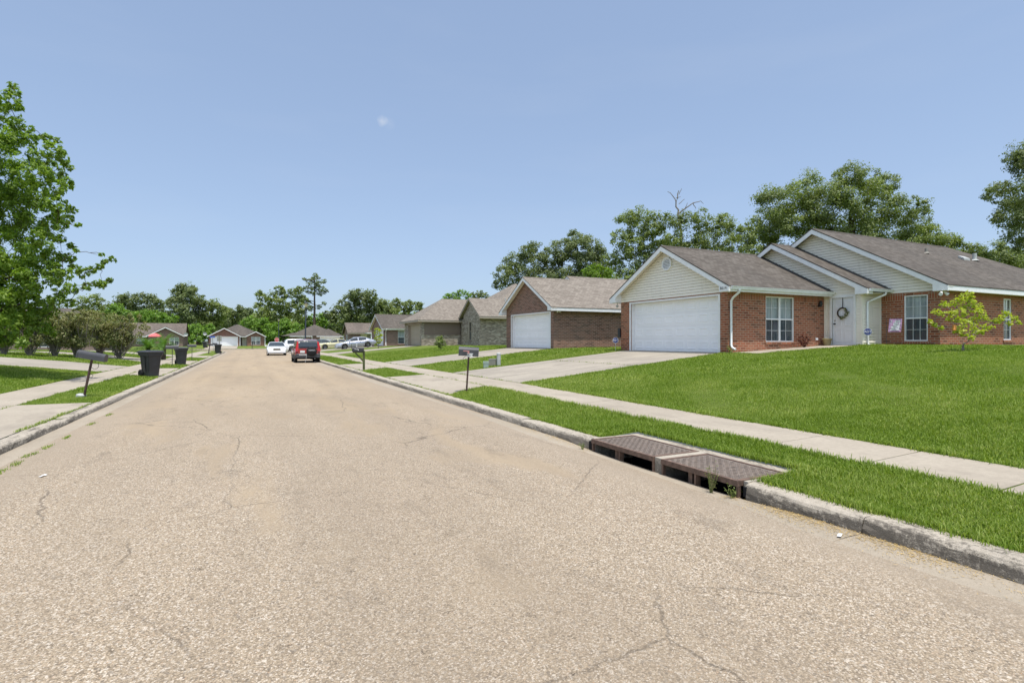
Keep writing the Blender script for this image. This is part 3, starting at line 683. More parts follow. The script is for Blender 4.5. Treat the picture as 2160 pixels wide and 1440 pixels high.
def slab(mb, pts, th=.045):
    """roof plane: polygon given anticlockwise from above, thickened downwards"""
    n = len(pts); b = [(x, y, z-th) for x, y, z in pts]
    mb.add(list(pts)+b, [tuple(range(n)), tuple(reversed(range(n, 2*n)))] + [(i, n+i, n+(i+1) % n, (i+1) % n) for i in range(n)])
def board(mb, p, q, drop, th, nrm, lift=0.):
    """fascia or rake board hanging below the edge p-q, th thick along nrm"""
    pts = [(p[0], p[1], p[2]-lift), (q[0], q[1], q[2]-lift), (q[0], q[1], q[2]-lift-drop), (p[0], p[1], p[2]-lift-drop)]
    mb.prism(pts, (nrm[0]*th, nrm[1]*th, 0))
def gable_roof(par, xf, xb, yr, zr, ye0, ze0, ye1, ze1, mat, white='white', ridge=True, back_gable=False, fascia=(True, True), soffw=None, rake=.2):
    """ridge along x at y=yr from the front rake xf to xb; eaves at ye0 (near) and ye1 (far)"""
    r = MB(); slab(r, [(xf, ye0, ze0), (xb, ye0, ze0), (xb, yr, zr), (xf, yr, zr)]); slab(r, [(xf, yr, zr+.001), (xb, yr, zr+.001), (xb, ye1, ze1), (xf, ye1, ze1)])
    if ridge:
        for s, ye, ze in ((-1, ye0, ze0), (1, ye1, ze1)):
            k = (ze-zr)/abs(ye-yr); r.add([(xf, yr, zr+.012), (xb, yr, zr+.012), (xb, yr+s*.15, zr+.15*k+.012), (xf, yr+s*.15, zr+.15*k+.012)], [(0, 1, 2, 3) if s < 0 else (3, 2, 1, 0)])
    ro = r.build('roof', K[mat], par)
    b = MB(); xo = xf+.012
    board(b, (xo, ye0, ze0), (xo, yr, zr), rake, .022, (1, 0), .046); board(b, (xo, yr, zr), (xo, ye1, ze1), rake, .022, (1, 0), .046)
    for f, ye, ze, s in ((fascia[0], ye0, ze0, 1), (fascia[1], ye1, ze1, -1)):
        if f: board(b, (xf+.036, ye+s*.012, ze), (xb, ye+s*.012, ze), .17, .022, (0, s), .046)
    b.build('fascia', K[white], ro)
    return ro
def soffit(par, quads, mat='cream'):
    m = MB()
    for q in quads: m.prism(q, (0, 0, .012))
    return m.build('soffit', K[mat], par)
def gutter(par, x0, x1, y, z, s):
    """K-style gutter hung on the eave y, s = outward direction"""
    m = MB(); pr = [(0, -.11), (.07, -.11), (.085, -.05), (.105, -.03), (.112, 0), (.104, 0), (.095, -.028), (.075, -.048), (.06, -.1), (.006, -.1), (.006, 0), (0, 0)]
    m.loft([[(x, y+s*o, z+q) for o, q in pr] for x in (x0, x1)], 0)
    for x in (x0, x1): m.poly([(x, y+s*o, z+q) for o, q in ((0, -.11), (.07, -.11), (.085, -.05), (.105, -.03), (.112, 0), (0, 0))])
    return m.build('gutter', K['white'], par)
def pipe(par, pts, name='downspout', r=.042):
    m = MB(); m.tube(pts, r, 10); return m.build(name, K['white'], par)

# ------------------------------------------------------------------ house with the cream stepped gables (nearest)
h1 = empty('brick_house', (16, 14.5, 1.1), 0, 'red brick house with three stepped cream gables, white garage door and number 8614', 'house')
ZS = 3.45
mb = MB(); dh = (14.966, 20.214, 1.0, 3.31)
wall(mb, 'x', 16.0, 14.52, 20.95, .9, ZS, -1, [(dh[0], dh[1], .9, 3.325)], .3)
wall(mb, 'y', 14.52, 16.3, 21.58, .9, ZS, -1, [(18.04, 19.68, 1.55, 3.33)])
wall(mb, 'y', 20.95, 16.3, 27, .9, ZS, 1)
mb.build('brick_wall', K['brick_red'], h1); mb = MB()
wall(mb, 'x', 22.76, 10.89, 12.97, .9, ZS, -1, [(11.29, 12.10, 1.58, 3.33)], .25); wall(mb, 'y', 10.89, 23.01, 37.6, .9, ZS, -1, [(27.42, 28.08, 1.62, 3.3)]); wall(mb, 'x', 37.6, 10.89, 20.9, .9, ZS, 1)
mb.build('brick_wall', K['brick_red'], h1)
mb = MB()
bar(mb, 'y', 14.52, -1, 15.996, 18.03, 3.17, 3.43, .004); bar(mb, 'y', 14.52, -1, 18.03, 19.69, 3.34, 3.43, .004); bar(mb, 'y', 14.52, -1, 19.69, 21.55, 3.17, 3.43, .004)
bar(mb, 'x', 16.0, -1, 14.85, 20.33, 3.372, 3.425, .005); mb.build('soldier_course', K['sold_red'], h1); mb = MB(); bar(mb, 'x', 22.76, -1, 10.886, 11.28, 3.17, 3.43, .004); bar(mb, 'x', 22.76, -1, 12.11, 12.95, 3.17, 3.43, .004); bar(mb, 'y', 10.89, -1, 22.756, 27.4, 3.17, 3.43, .004)
mb.build('soldier_course', K['sold_red'], h1)
SL = .5575
yA, zA = 17.735, 5.63; eA0, eA1, zeA = 14.12, 21.35, 3.615
yB, zB = 16.78, 6.0; eB0, eB1, zeB = 12.55, 21.0, 3.63
yC, zC = 15.65, 6.57; eC0, eC1, zeC = 10.46, 20.84, 3.62
mb = MB()
laps(mb, 'x', 16.0, [(14.53, 3.42), (20.94, 3.42), (20.94, 3.75), (yA, zA-.1), (14.53, 3.75)], -1)
mb.build('siding', K['cream'], h1); mb = MB()
wall(mb, 'x', 21.58, 12.97, 14.52, 1.2, ZS+.3, -1, [(13.26, 14.20, 1.2, 3.36)], .12)
laps(mb, 'x', 21.58, [(12.985, 1.35), (13.2, 1.35), (13.2, 3.42), (12.985, 3.42)], -1); laps(mb, 'x', 21.58, [(14.27, 1.35), (14.52, 1.35), (14.52, 3.42), (14.27, 3.42)], -1)
laps(mb, 'x', 21.58, [(12.985, 3.42), (20.6, 3.42), (20.6, 3.7), (yB, zB-.1), (12.985, 3.78)], -1)
laps(mb, 'y', 12.97, [(21.6, 1.3), (22.75, 1.3), (22.75, 3.55), (21.6, 3.55)], -1)
wall(mb, 'y', 12.98, 21.70, 22.76, 1.2, 3.55, -1, (), .1)
mb.build('siding', K['cream'], h1); mb = MB()
laps(mb, 'x', 22.76, [(10.91, ZS), (20.4, ZS), (20.4, 3.7), (yC, zC-.1), (10.91, 3.76)], -1)
mb.build('siding', K['cream'], h1)
for q in ((21.55, 12.945, 1.3, 21.64, 13.03, 3.5), (21.545, 14.43, 1.35, 21.575, 14.515, 3.43), (22.70, 12.93, 1.3, 22.757, 12.966, 3.5)):
    mb = MB(); mb.box(*q); mb.build('corner_post', K['cream'], h1)
rA = gable_roof(h1, 15.6, 22.5, yA, zA, eA0, zeA, eA1, zeA, 'roof_grey', fascia=(True, True))
rB = gable_roof(h1, 21.18, 26, yB, zB, eB0, zeB, eB1, zeB, 'roof_grey', fascia=(False, True))
r = MB(); xh = 33.3; xe = 38.45
slab(r, [(22.36, eC0, zeC), (xe, eC0, zeC), (xh, yC, zC), (22.36, yC, zC)]); slab(r, [(22.36, yC, zC+.001), (xh, yC, zC+.001), (xe, eC1, zeC), (22.36, eC1, zeC)]); slab(r, [(xe, eC0, zeC), (xe, eC1, zeC), (xh, yC, zC)])
for s, e in ((-1, eC0), (1, eC1)):
    k = (zeC-zC)/abs(e-yC); r.add([(22.36, yC, zC+.012), (xh, yC, zC+.012), (xh, yC+s*.15, zC+.15*k+.012), (22.36, yC+s*.15, zC+.15*k+.012)], [(0, 1, 2, 3) if s < 0 else (3, 2, 1, 0)])
rC = r.build('roof', K['roof_grey'], h1)
b = MB(); board(b, (22.372, eC0, zeC), (22.372, yC, zC), .2, .022, (1, 0), .046); board(b, (22.372, yC, zC), (22.372, eC1, zeC), .2, .022, (1, 0), .046); board(b, (22.396, eC0+.012, zeC), (xe, eC0+.012, zeC), .17, .022, (0, 1), .046); b.build('fascia', K['white'], rC)
# raking soffits, eave soffits and boxed returns
def rake_soffit(xf, xw, ye0, ze0, yr, zr, ye1, ze1):
    d = .075
    return [[(xf+.03, ye0, ze0-d), (xw, ye0, ze0-d), (xw, yr, zr-d), (xf+.03, yr, zr-d)], [(xf+.03, yr, zr-d), (xw, yr, zr-d), (xw, ye1, ze1-d), (xf+.03, ye1, ze1-d)]]
soffit(h1, rake_soffit(15.6, 15.995, eA0, zeA, yA, zA, eA1, zeA) + rake_soffit(21.18, 21.575, eB0, zeB, yB, zB, eB1, zeB) + rake_soffit(22.36, 22.755, eC0, zeC, yC, zC, eC1, zeC)
    + [[(15.64, eA0+.04, 3.43), (21.57, eA0+.04, 3.43), (21.57, 14.515, 3.43), (15.64, 14.515, 3.43)], [(21.22, eB0+.03, 3.44), (22.75, eB0+.03, 3.44), (22.75, 12.965, 3.44), (21.22, 12.965, 3.44)],
       [(22.4, eC0+.04, 3.44), (38.4, eC0+.04, 3.44), (38.4, 10.885, 3.44), (22.4, 10.885, 3.44)]])
for xf, xw, e, w_, s, sl in ((15.604, 15.99, eA0, 14.51, 1, .5575), (15.604, 15.99, eA1, 20.96, -1, .5575), (21.184, 21.57, eB0, 12.96, 1, .56), (22.364, 22.75, eC0, 10.88, 1, .568)):
    ze = 3.62; mb = MB()
    mb.prism([(xf, e+s*.014, 3.40), (xf, w_+s*.06, 3.40), (xf, w_+s*.06, ze+sl*(abs(w_-e)+.06)-.07), (xf, e+s*.014, ze-.05)], (xw-xf, 0, 0))
    mb.build('eave_return', K['white'], h1)
text_mesh('house_number', '8614', .155, plain('number_grey', (.18, .18, .18), .5), h1, Vector((15.598, 14.37, 3.525)) - h1.location, (R(90), 0, R(-90)), .004)
fl = MB()   # flat dark strips laid on the lower roofs along the gable walls
for xw, a, b_ in ((21.54, (eA0+.12, zeA+.067), (yA-.05, zA-.03)), (22.72, (eB0+.12, zeB+.067), (yB-.05, zB-.03))):
    fl.prism([(xw-.24, a[0], a[1]+.012), (xw, a[0], a[1]+.012), (xw, b_[0], b_[1]+.012), (xw-.24, b_[0], b_[1]+.012)], (0, 0, .008)); 
fl.build('dark_strip', K['strip_dark'], h1)
gutter(h1, 15.7, 21.56, eA0+.01, zeA-.03, -1); gutter(h1, 21.3, 22.74, eB0+.01, zeB-.03, -1)
pipe(h1, [(16.1, eA0-.05, 3.47), (16.1, eA0-.04, 3.38), (16.1, 14.36, 3.2), (16.1, 14.455, 3.08), (16.1, 14.455, 1.42), (16.1, 14.40, 1.33), (16.1, 14.25, 1.27)])
pipe(h1, [(22.3, eB0-.05, 3.47), (22.3, eB0-.03, 3.4), (21.98, 12.78, 3.22), (21.80, 12.90, 3.1), (21.80, 12.90, 1.55), (21.80, 12.88, 1.45), (21.85, 12.75, 1.40)])
garage(h1, 14.98+.0, 20.2, 1.13, 3.31)
window(h1, 'y', 14.52, -1, 18.04, 19.68, 1.55, 3.33, cols=2, double=True, curt='curtain'); window(h1, 'x', 22.76, -1, 11.29, 12.10, 1.58, 3.33, cols=3, curt='curtain2', sill='sold_red'); window(h1, 'y', 10.89, -1, 27.42, 28.08, 1.62, 3.3, cols=2, curt='curtain')
d = MB()   # six-panel front door
bar(d, 'x', 21.62, -1, 13.30, 14.16, 1.40, 3.33, .04)
for p0, p1 in ((13.40, 13.67), (13.79, 14.06)):
    for q0, q1 in ((1.55, 2.05), (2.18, 2.78), (2.92, 3.2)):
        ring = lambda i, dz: [(21.58-dz, p, q) for p, q in ((p0+i, q0+i), (p1-i, q0+i), (p1-i, q1-i), (p0+i, q1-i))]
        d.loft([ring(0, -.001), ring(.015, .008), ring(.04, .008), ring(.055, .002)]); d.poly(ring(.055, .002))
dr = d.build('front_door', K['door'], h1)
m = MB(); m.lathe([(.0, 0), (.03, 0), (.03, -.01), (.012, -.02), (.012, -.05), (.032, -.06), (.028, -.085), (0, -.09)], (21.575, 14.06, 2.28), 'x', 12); m.build('door_handle', K['black'], dr); m = MB(); m.lathe([(0, 0), (.028, 0), (.026, -.02), (0, -.025)], (21.575, 14.06, 2.42), 'x', 12); m.build('deadbolt', K['steel'], dr)
m = MB(); bar(m, 'x', 21.555, -1, 13.2, 13.295, 1.38, 3.42, .035); bar(m, 'x', 21.555, -1, 14.165, 14.26, 1.38, 3.42, .035); bar(m, 'x', 21.555, -1, 13.295, 14.165, 3.335, 3.42, .034); bar(m, 'x', 21.56, -1, 13.29, 14.17, 1.36, 1.40, .06); m.build('door_frame', K['white'], dr)
v = MB()   # octagonal louvre vent in the first gable
oc = lambda r, x: [(x, 17.735 + r*math.cos(R(22.5+45*k)), 4.86 + r*math.sin(R(22.5+45*k))) for k in range(8)]
v.loft([oc(.30, 15.99), oc(.30, 15.915), oc(.235, 15.915), oc(.235, 15.955)])
for k in range(7):
    q = 4.86-.21+k*.062; wd = min(.225, math.sqrt(max(.0, .24**2-(q+.02-4.86)**2))+.0); v.prism([(15.922, 17.735-wd, q), (15.922, 17.735+wd, q), (15.95, 17.735+wd, q+.05), (15.95, 17.735-wd, q+.05)], (.004, 0, .004))
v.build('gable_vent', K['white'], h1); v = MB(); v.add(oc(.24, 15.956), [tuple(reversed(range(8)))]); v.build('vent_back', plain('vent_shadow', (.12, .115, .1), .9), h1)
m = MB(); m.box(21.15, 14.40, 3.0, 21.25, 14.515, 3.06); m.lathe([(.0, .0), (.05, .0), (.075, -.15), (.05, -.2), (0, -.21)], (21.2, 14.42, 3.24), 'z', 8); m.build('wall_lantern', K['black'], h1)
m = MB(); m.box(21.0, 14.49, 1.62, 21.13, 14.516, 1.72); m.build('outlet_box', K['white'], h1)
for s in (-1, 1):
    m = MB(); a = Vector((22.55 + .0, 10.72, 3.40)); q = a + Vector((-.12 + .12*s, -.12 - .0*s, -.14)) + Vector((.12*s, 0, 0)); m.tube([a, a + (q-a)*.45], .018, 6); m.tube([a + (q-a)*.4, q], [.03, .065], 10); m.build('floodlight', K['white'], h1)
m = MB(); m.tube([(15.85, 21.05, 3.39), (15.85, 21.05, 3.32)], .02, 6); m.lathe([(0, .06), (.05, .05), (.07, 0), (.05, -.05), (0, -.07)], (15.85, 21.05, 3.25), 'z', 10); m.build('soffit_lamp', K['util_pale'], h1)
def onC(x, y): return zeC + (y-eC0)*(zC-zeC)/(yC-eC0)
for (x, y, rr, hh, k) in ((28.1, 14.0, .06, .22, 'util_grey'), (31.9, 13.8, .09, .35, 'util_pale')):
    m = MB(); m.tube([(x, y, onC(x, y)-.05), (x, y, onC(x, y)+hh)], rr, 10); m.lathe([(rr*2.4, .0), (rr*1.2, .06)], (x, y, onC(x, y)-.01), 'z', 10); m.build('vent_pipe', K[k], rC)
m = MB(); x, y = 30.6, 13.9; kx = (zC-zeC)/(yC-eC0)
m.prism([(x, y-.25, onC(x, y-.25)+.01), (x+.55, y-.25, onC(x, y-.25)+.01), (x+.55, y+.0, onC(x, y)+.01), (x, y+.0, onC(x, y)+.01)], (0, 0, .1)); m.build('roof_vent', K['util_pale'], rC)
m = MB(); m.box(16.4, 20.96, 1.3, 16.75, 21.2, 2.1); m.tube([(16.55, 21.1, 2.1), (16.55, 21.1, 2.6)], .025, 6); m.box(15.93, 20.955, 1.75, 16.1, 21.12, 2.2); m.build('electric_meter', K['black'], h1)

# ------------------------------------------------------------------ second house: brown brick, tan roof
h2 = empty('brick_house', (16, 27.4, 1.1), 0, 'brown brick house with tan shingle roof and white double garage door', 'house')
y0, y1 = 27.36, 33.83; ey0, ey1 = 26.92, 34.27; yr = (y0+y1)/2; s2 = .575; ze = 3.55; zr = ze + s2*(yr-ey0)
mb = MB(); wall(mb, 'x', 16.0, y0, y1, .9, 3.45, -1, [(27.766, 32.994, .9, 3.285)], .3); wall(mb, 'y', y0, 16.3, 28, .9, 3.45, -1); wall(mb, 'y', y1, 16.3, 28, .9, 3.45, 1); wall(mb, 'x', 28, y0, 37, .9, 3.45, 1)
mb.prism([(16.0, y0, 3.45), (16.0, y1, 3.45), (16.0, y1, 3.7), (16.0, yr, zr-.1), (16.0, y0, 3.7)], (.18, 0, 0)); mb.build('brick_wall', K['brick_brown'], h2)
mb = MB(); bar(mb, 'y', y0, -1, 15.996, 28, 3.2, 3.43, .004); bar(mb, 'x', 16., -1, 27.6, 33.1, 3.335, 3.5, .004); mb.build('soldier_course', K['sold_brown'], h2)
zm = 5.95; ym = ey0 + (zm-ze)/s2; xg = 19.2; ey2 = ym + (ym-ey0)
r = MB(); slab(r, [(15.6, ey0, ze), (28.4, ey0, ze), (28.4, ym, zm), (xg, ym, zm), (xg, yr, zr), (15.6, yr, zr)]); slab(r, [(15.6, yr, zr+.001), (20.5, yr, zr+.001), (20.5, ey1, ze), (15.6, ey1, ze)]); slab(r, [(xg, ym, zm+.001), (28.4, ym, zm+.001), (28.4, ey2, ze), (xg, ey2, ze)])
for xa, xb, yy, zz in ((15.6, xg, yr, zr), (xg, 28.4, ym, zm)):
    for s in (-1, 1): r.add([(xa, yy, zz+.012), (xb, yy, zz+.012), (xb, yy+s*.15, zz-.15*s2+.012), (xa, yy+s*.15, zz-.15*s2+.012)], [(0, 1, 2, 3) if s < 0 else (3, 2, 1, 0)])
r2 = r.build('roof', K['roof_tan'], h2)
b = MB(); board(b, (15.612, ey0, ze), (15.612, yr, zr), .2, .022, (1, 0), .046); board(b, (15.612, yr, zr), (15.612, ey1, ze), .2, .022, (1, 0), .046); board(b, (15.636, ey0+.012, ze), (28.4, ey0+.012, ze), .17, .022, (0, 1), .046)
board(b, (xg+.012, yr-.2, zr-.1), (xg+.012, ym, zm), .1, .022, (1, 0), .046); board(b, (xg+.012, ym, zm), (xg+.012, ym+1.2, zm-1.2*s2), .12, .022, (1, 0), .046); b.build('fascia', K['white'], r2)
m = MB(); m.prism([(xg+.2, ym-.9, zm-.9*s2-.02), (xg+.2, ym+.9, zm-.9*s2-.02), (xg+.2, ym, zm-.06)], (.05, 0, 0)); m.build('gable_vent', K['tan_siding'], h2)
soffit(h2, rake_soffit(15.6, 15.99, ey0, ze, yr, zr, ey1, ze) + [[(15.64, ey0+.04, 3.42), (28, ey0+.04, 3.42), (28, y0-.005, 3.42), (15.64, y0-.005, 3.42)]])
for e, w_, s in ((ey0, y0-.01, 1), (ey1, y1+.01, -1)):
    mb = MB(); mb.prism([(15.604, e+s*.014, 3.36), (15.604, w_+s*.05, 3.36), (15.604, w_+s*.05, ze+s2*(abs(w_-e)+.05)-.07), (15.604, e+s*.014, ze-.05)], (.385, 0, 0)); mb.build('eave_return', K['white'], h2)
garage(h2, 27.78, 32.98, 1.13, 3.27)
for s in (-1, 1):
    m = MB(); a = Vector((16.25, y0-.1, 3.36)); q = a + Vector((.1*s, -.1, -.08)); m.tube([a, q], [.02, .05], 8); m.build('floodlight', K['white'], h2)

# ------------------------------------------------------------------ third house: mixed stone-coloured brick, hipped tan roof
def hip(mb, x0, x1, y0, y1, z, s, front_gable=None):
    """hipped roof over the eaves rectangle, ridge along the longer side"""
    w, d = x1-x0, y1-y0; h = min(w, d)/2; zt = z+s*h
    if w >= d:
        a, b = (x0+h, (y0+y1)/2, zt), (x1-h, (y0+y1)/2, zt)
        slab(mb, [(x0, y0, z), (x1, y0, z), b, a]); slab(mb, [(x1, y1, z), (x0, y1, z), a, b]); slab(mb, [(x0, y1, z), (x0, y0, z), a]); slab(mb, [(x1, y0, z), (x1, y1, z), b])
    else:
        a, b = ((x0+x1)/2, y0+h, zt), ((x0+x1)/2, y1-h, zt)
        slab(mb, [(x0, y1, z), (x0, y0, z), a, b]); slab(mb, [(x1, y0, z), (x1, y1, z), b, a]); slab(mb, [(x0, y0, z), (x1, y0, z), a]); slab(mb, [(x1, y1, z), (x0, y1, z), b])
def ring_fascia(par, x0, x1, y0, y1, z, mat, drop=.17):
    b = MB(); i = .012
    board(b, (x0, y0+i, z), (x1, y0+i, z), drop, .022, (0, 1), .046); board(b, (x0, y1-i, z), (x1, y1-i, z), drop, .022, (0, -1), .046); board(b, (x0+i, y0+.04, z), (x0+i, y1-.04, z), drop, .022, (1, 0), .046); board(b, (x1-i, y0+.04, z), (x1-i, y1-.04, z), drop, .022, (-1, 0), .046)
    b.prism([(x0+.04, y0+.04, z-.2), (x1-.04, y0+.04, z-.2), (x1-.04, y1-.04, z-.2), (x0+.04, y1-.04, z-.2)], (0, 0, .01))
    return b.build('fascia', K[mat], par)
h3 = empty('brick_house', (16, 54.6, 1.05), 0, 'grey mottled brick house with hipped tan roof and beige garage door', 'house')
mb = MB()
wall(mb, 'x', 16., 54.58, 61.4, .9, 3.6, -1, [(55.036, 59.754, .9, 3.315)], .3); wall(mb, 'y', 54.58, 16.3, 20.35, .9, 2.2, -1)
wall(mb, 'x', 20.35, 49.17, 54.4, .9, 3.85, -1, [(51.23, 52.3, 1.5, 3.6)], .25); wall(mb, 'y', 49.17, 20.6, 33, .9, 3.85, -1); wall(mb, 'x', 33, 49.17, 61.4, .9, 3.85, 1); wall(mb, 'y', 61.4, 16.3, 33, .9, 3.6, 1)
mb.prism([(20.35, 49.17, 3.85), (20.35, 53.75, 3.85), (20.35, 53.75, 4.2), (20.35, 51.45, 5.9), (20.35, 49.17, 4.35)], (.2, 0, 0)); mb.build('brick_wall', K['brick_mixed'], h3)
mb = MB(); wall(mb, 'y', 54.60, 16.3, 20.35, 2.2, 3.6, -1); bar(mb, 'y', 54.58, -1, 16.25, 20.34, 2.2, 2.26, .03); mb.build('siding', K['tan_siding'], h3)
r = MB(); hip(r, 15.5, 28, 54.13, 61.85, 3.75, .66)
zg = 3.98; slab(r, [(20.0, 48.45, zg), (29, 48.45, zg), (29, 51.45, zg+.66*3), (20.0, 51.45, zg+.66*3)]); slab(r, [(20.0, 51.45, zg+1.981), (29, 51.45, zg+1.981), (29, 54.45, zg), (20.0, 54.45, zg)])
hip(r, 20.9, 33.4, 48.75, 61.85, 3.95, .66); r3 = r.build('roof', K['roof_tan'], h3)
ring_fascia(r3, 15.5, 28, 54.13, 61.85, 3.75, 'trim_tan'); b = MB(); board(b, (20.012, 48.45, zg), (20.012, 51.45, zg+1.98), .18, .022, (1, 0), .046); board(b, (20.012, 51.45, zg+1.98), (20.012, 54.45, zg), .18, .022, (1, 0), .046); board(b, (20.036, 48.462, zg), (33, 48.462, zg), .17, .022, (0, 1), .046); b.build('fascia', K['trim_tan'], r3)
soffit(h3, [[(20.04, 48.49, zg-.22), (33, 48.49, zg-.22), (33, 49.165, zg-.22), (20.04, 49.165, zg-.22)]] + rake_soffit(20.0, 20.345, 48.45, zg, 51.45, zg+1.98, 54.45, zg), 'trim_tan')
garage(h3, 55.05, 59.74, 1.06, 3.3, mat='gar_beige', jamb='trim_tan')
w3 = window(h3, 'x', 20.35, -1, 51.45, 52.1, 1.62, 3.5, cols=2, curt='dark', frame='trim_tan', sill='brick_mixed')
m = MB(); bar(m, 'x', 20.36, -1, 51.25, 51.44, 1.6, 3.55, .03); bar(m, 'x', 20.36, -1, 52.11, 52.3, 1.6, 3.55, .03); bar(m, 'x', 20.36, -1, 51.25, 52.3, 3.51, 3.62, .03); m.build('shutter', K['trim_tan'], w3)
m = MB(); m.tube([(24.0, 51.0, 5.5), (24.0, 51.0, 6.05)], .06, 8); m.build('vent_pipe', K['util_pale'], r3)

# ------------------------------------------------------------------ fourth house
h4 = empty('brick_house', (16, 72, .85), 0, 'dull red brick house with grey roof, white downspout and one side window', 'house')
mb = MB(); wall(mb, 'x', 16., 72.0, 80.2, .6, 3.15, -1, [(72.586, 77.514, .6, 2.965)], .3); wall(mb, 'y', 72., 16.3, 30, .6, 3.15, -1, [(17.85, 18.75, 1.15, 2.92)]); wall(mb, 'y', 80.2, 16.3, 30, .6, 3.15, 1)
mb.prism([(16., 72., 3.15), (16., 80.2, 3.15), (16., 80.2, 3.3), (16., 76.1, 5.15), (16., 72., 3.3)], (.18, 0, 0)); mb.build('brick_wall', K['brick_dull'], h4)
gable_roof(h4, 15.6, 30, 76.1, 5.3, 71.6, 3.22, 80.6, 3.22, 'roof_grey'); garage(h4, 72.6, 77.5, .9, 2.95, cols=6); window(h4, 'y', 72., -1, 17.85, 18.75, 1.15, 2.92, cols=1, curt='curtain')
soffit(h4, rake_soffit(15.6, 15.99, 71.6, 3.22, 76.1, 5.3, 80.6, 3.22)); gutter(h4, 15.65, 30, 71.61, 3.2, -1); pipe(h4, [(16.2, 71.5, 3.1), (16.2, 71.8, 2.9), (16.2, 71.93, 2.8), (16.2, 71.93, 1.0), (16.2, 71.7, .92)])
m = MB(); slab(m, [(24, 77, 5.0), (24.0, 78.5, 5.0), (24, 77.75, 5.55)]); m.prism([(24.0, 77.0, 4.5), (24.0, 78.5, 4.5), (24.0, 77.75, 5.45)], (2, 0, 0)); m.build('dormer', K['white'], h4)

# ------------------------------------------------------------------ fifth house: porch between two wings, by the junction
h5 = empty('brick_house', (16, 100, .5), 0, 'dark brick house with brown roof and grey porch behind the parked silver sedan', 'house')
mb = MB(); wall(mb, 'x', 16., 100.2, 106.2, .3, 3.0, -1, [(102.4, 103.8, 1.3, 2.7)], .25); wall(mb, 'y', 100.2, 16.25, 17.9, .3, 3.0, -1); mb.prism([(16., 100.2, 3.0), (16., 106.2, 3.0), (16., 106.2, 3.1), (16., 103.2, 4.75), (16., 100.2, 3.1)], (.18, 0, 0)); mb.build('brick_wall', K['brick_dull'], h5)
mb = MB(); wall(mb, 'y', 100.7, 17.9, 30, .3, 3.0, -1, [(20.2, 21.1, .5, 2.6)]); mb.build('siding', K['grey_siding'], h5)
gable_roof(h5, 15.6, 30, 103.2, 4.9, 99.75, 3.02, 106.65, 3.02, 'roof_brown', white='trim_tan'); r = MB(); hip(r, 18.6, 31, 97.6, 105, 3.05, .52); r5 = r.build('roof', K['roof_brown'], h5); ring_fascia(r5, 18.6, 31, 97.6, 105, 3.05, 'white')
window(h5, 'x', 16., -1, 102.4, 103.8, 1.3, 2.7, cols=2, sill=None); m = MB(); bar(m, 'y', 100.7, -1, 18.0, 19.2, .5, 2.95, .04); m.build('white_panel', K['cream'], h5)
m = MB(); bar(m, 'y', 100.75, -1, 20.2, 21.1, .5, 2.6, .05); m.build('front_door', K['door'], h5)
for x in (19.45, 22.4): m = MB(); m.box(x-.1, 97.75, .3, x+.1, 97.95, 2.95); m.build('porch_post', K['white'], h5)

# ------------------------------------------------------------------ sixth house, beyond the junction on the right
h6 = empty('brick_house', (14, 135, .45), 0, 'far house under a grey hipped roof, white garage door at its right', 'house')
mb = MB(); wall(mb, 'y', 135, 8.6, 14.4, .2, 2.6, -1, [(10.0, 11.7, 1.0, 2.3)]); wall(mb, 'y', 136.3, 12.4, 14.4, .2, 2.6, -1); wall(mb, 'y', 135, 14.4, 19.6, .2, 2.6, -1, [(14.836, 19.214, .2, 2.465)]); wall(mb, 'x', 8.6, 135.2, 146, .2, 2.6, -1); mb.build('brick_wall', K['brick_dull'], h6)
r = MB(); hip(r, 8.2, 20, 134.6, 146.4, 2.72, .48); hip(r, 13.9, 20.1, 134.3, 142, 2.70, .58); hip(r, 8.1, 13.0, 134.2, 142, 2.71, .5); hip(r, 6.6, 12, 137, 146, 2.7, .3); r6 = r.build('roof', K['roof_grey'], h6); ring_fascia(r6, 13.9, 20.1, 134.3, 142, 2.7, 'white'); ring_fascia(r6, 8.1, 13.0, 134.2, 142, 2.71, 'white')
garage(h6, 14.85, 19.2, .5, 2.45, c=135, ax='y', cols=8, recess=.2); window(h6, 'y', 135, -1, 10.0, 11.7, 1.0, 2.3, cols=2, double=True, sill=None)
m = MB(); m.box(12.9, 134.9, .4, 13.05, 135.05, 2.6); m.build('porch_post', K['white'], h6)

# ------------------------------------------------------------------ seventh house, closing the view at the end of the street
h7 = empty('brick_house', (-3, 121, .5), 0, 'brick house with two small gables closing the street, big white garage door', 'house')
mb = MB(); wall(mb, 'y', 121, -7.45, -2.05, .3, 2.45, -1, [(-7.014, -2.436, .3, 2.365)], .3); wall(mb, 'y', 121, -.75, 2.5, .3, 2.45, -1, [(.08, 1.72, .75, 2.35)]); wall(mb, 'x', -7.45, 121.3, 132, .3, 2.45, -1); wall(mb, 'x', 2.5, 121.2, 132, .3, 2.45, 1)
for a, b, p, q in ((-7.45, -2.05, -4.75, 4.0), (-.75, 2.5, .88, 3.42)): mb.prism([(a, 121, 2.45), (b, 121, 2.45), (b, 121, 2.55), (p, 121, q), (a, 121, 2.55)], (0, .18, 0))
mb.build('brick_wall', brick('brick_end', (.2, .082, .056), (.25, .105, .072), (.33, .25, .2)), h7)
r = MB()
for a, b, p, q in ((-7.75, -1.75, -4.75, 4.15), (-1.0, 2.8, .9, 3.52)):
    slab(r, [(a, 120.6, 2.48), (p, 120.6, q), (p, 127, q), (a, 127, 2.48)][::-1]); slab(r, [(p, 120.6, q+.001), (b, 120.6, 2.48), (b, 127, 2.48), (p, 127, q+.001)][::-1])
hip(r, -7.7, 2.7, 121.4, 131.4, 2.5, .49); r7 = r.build('roof', K['roof_grey'], h7)
b = MB()
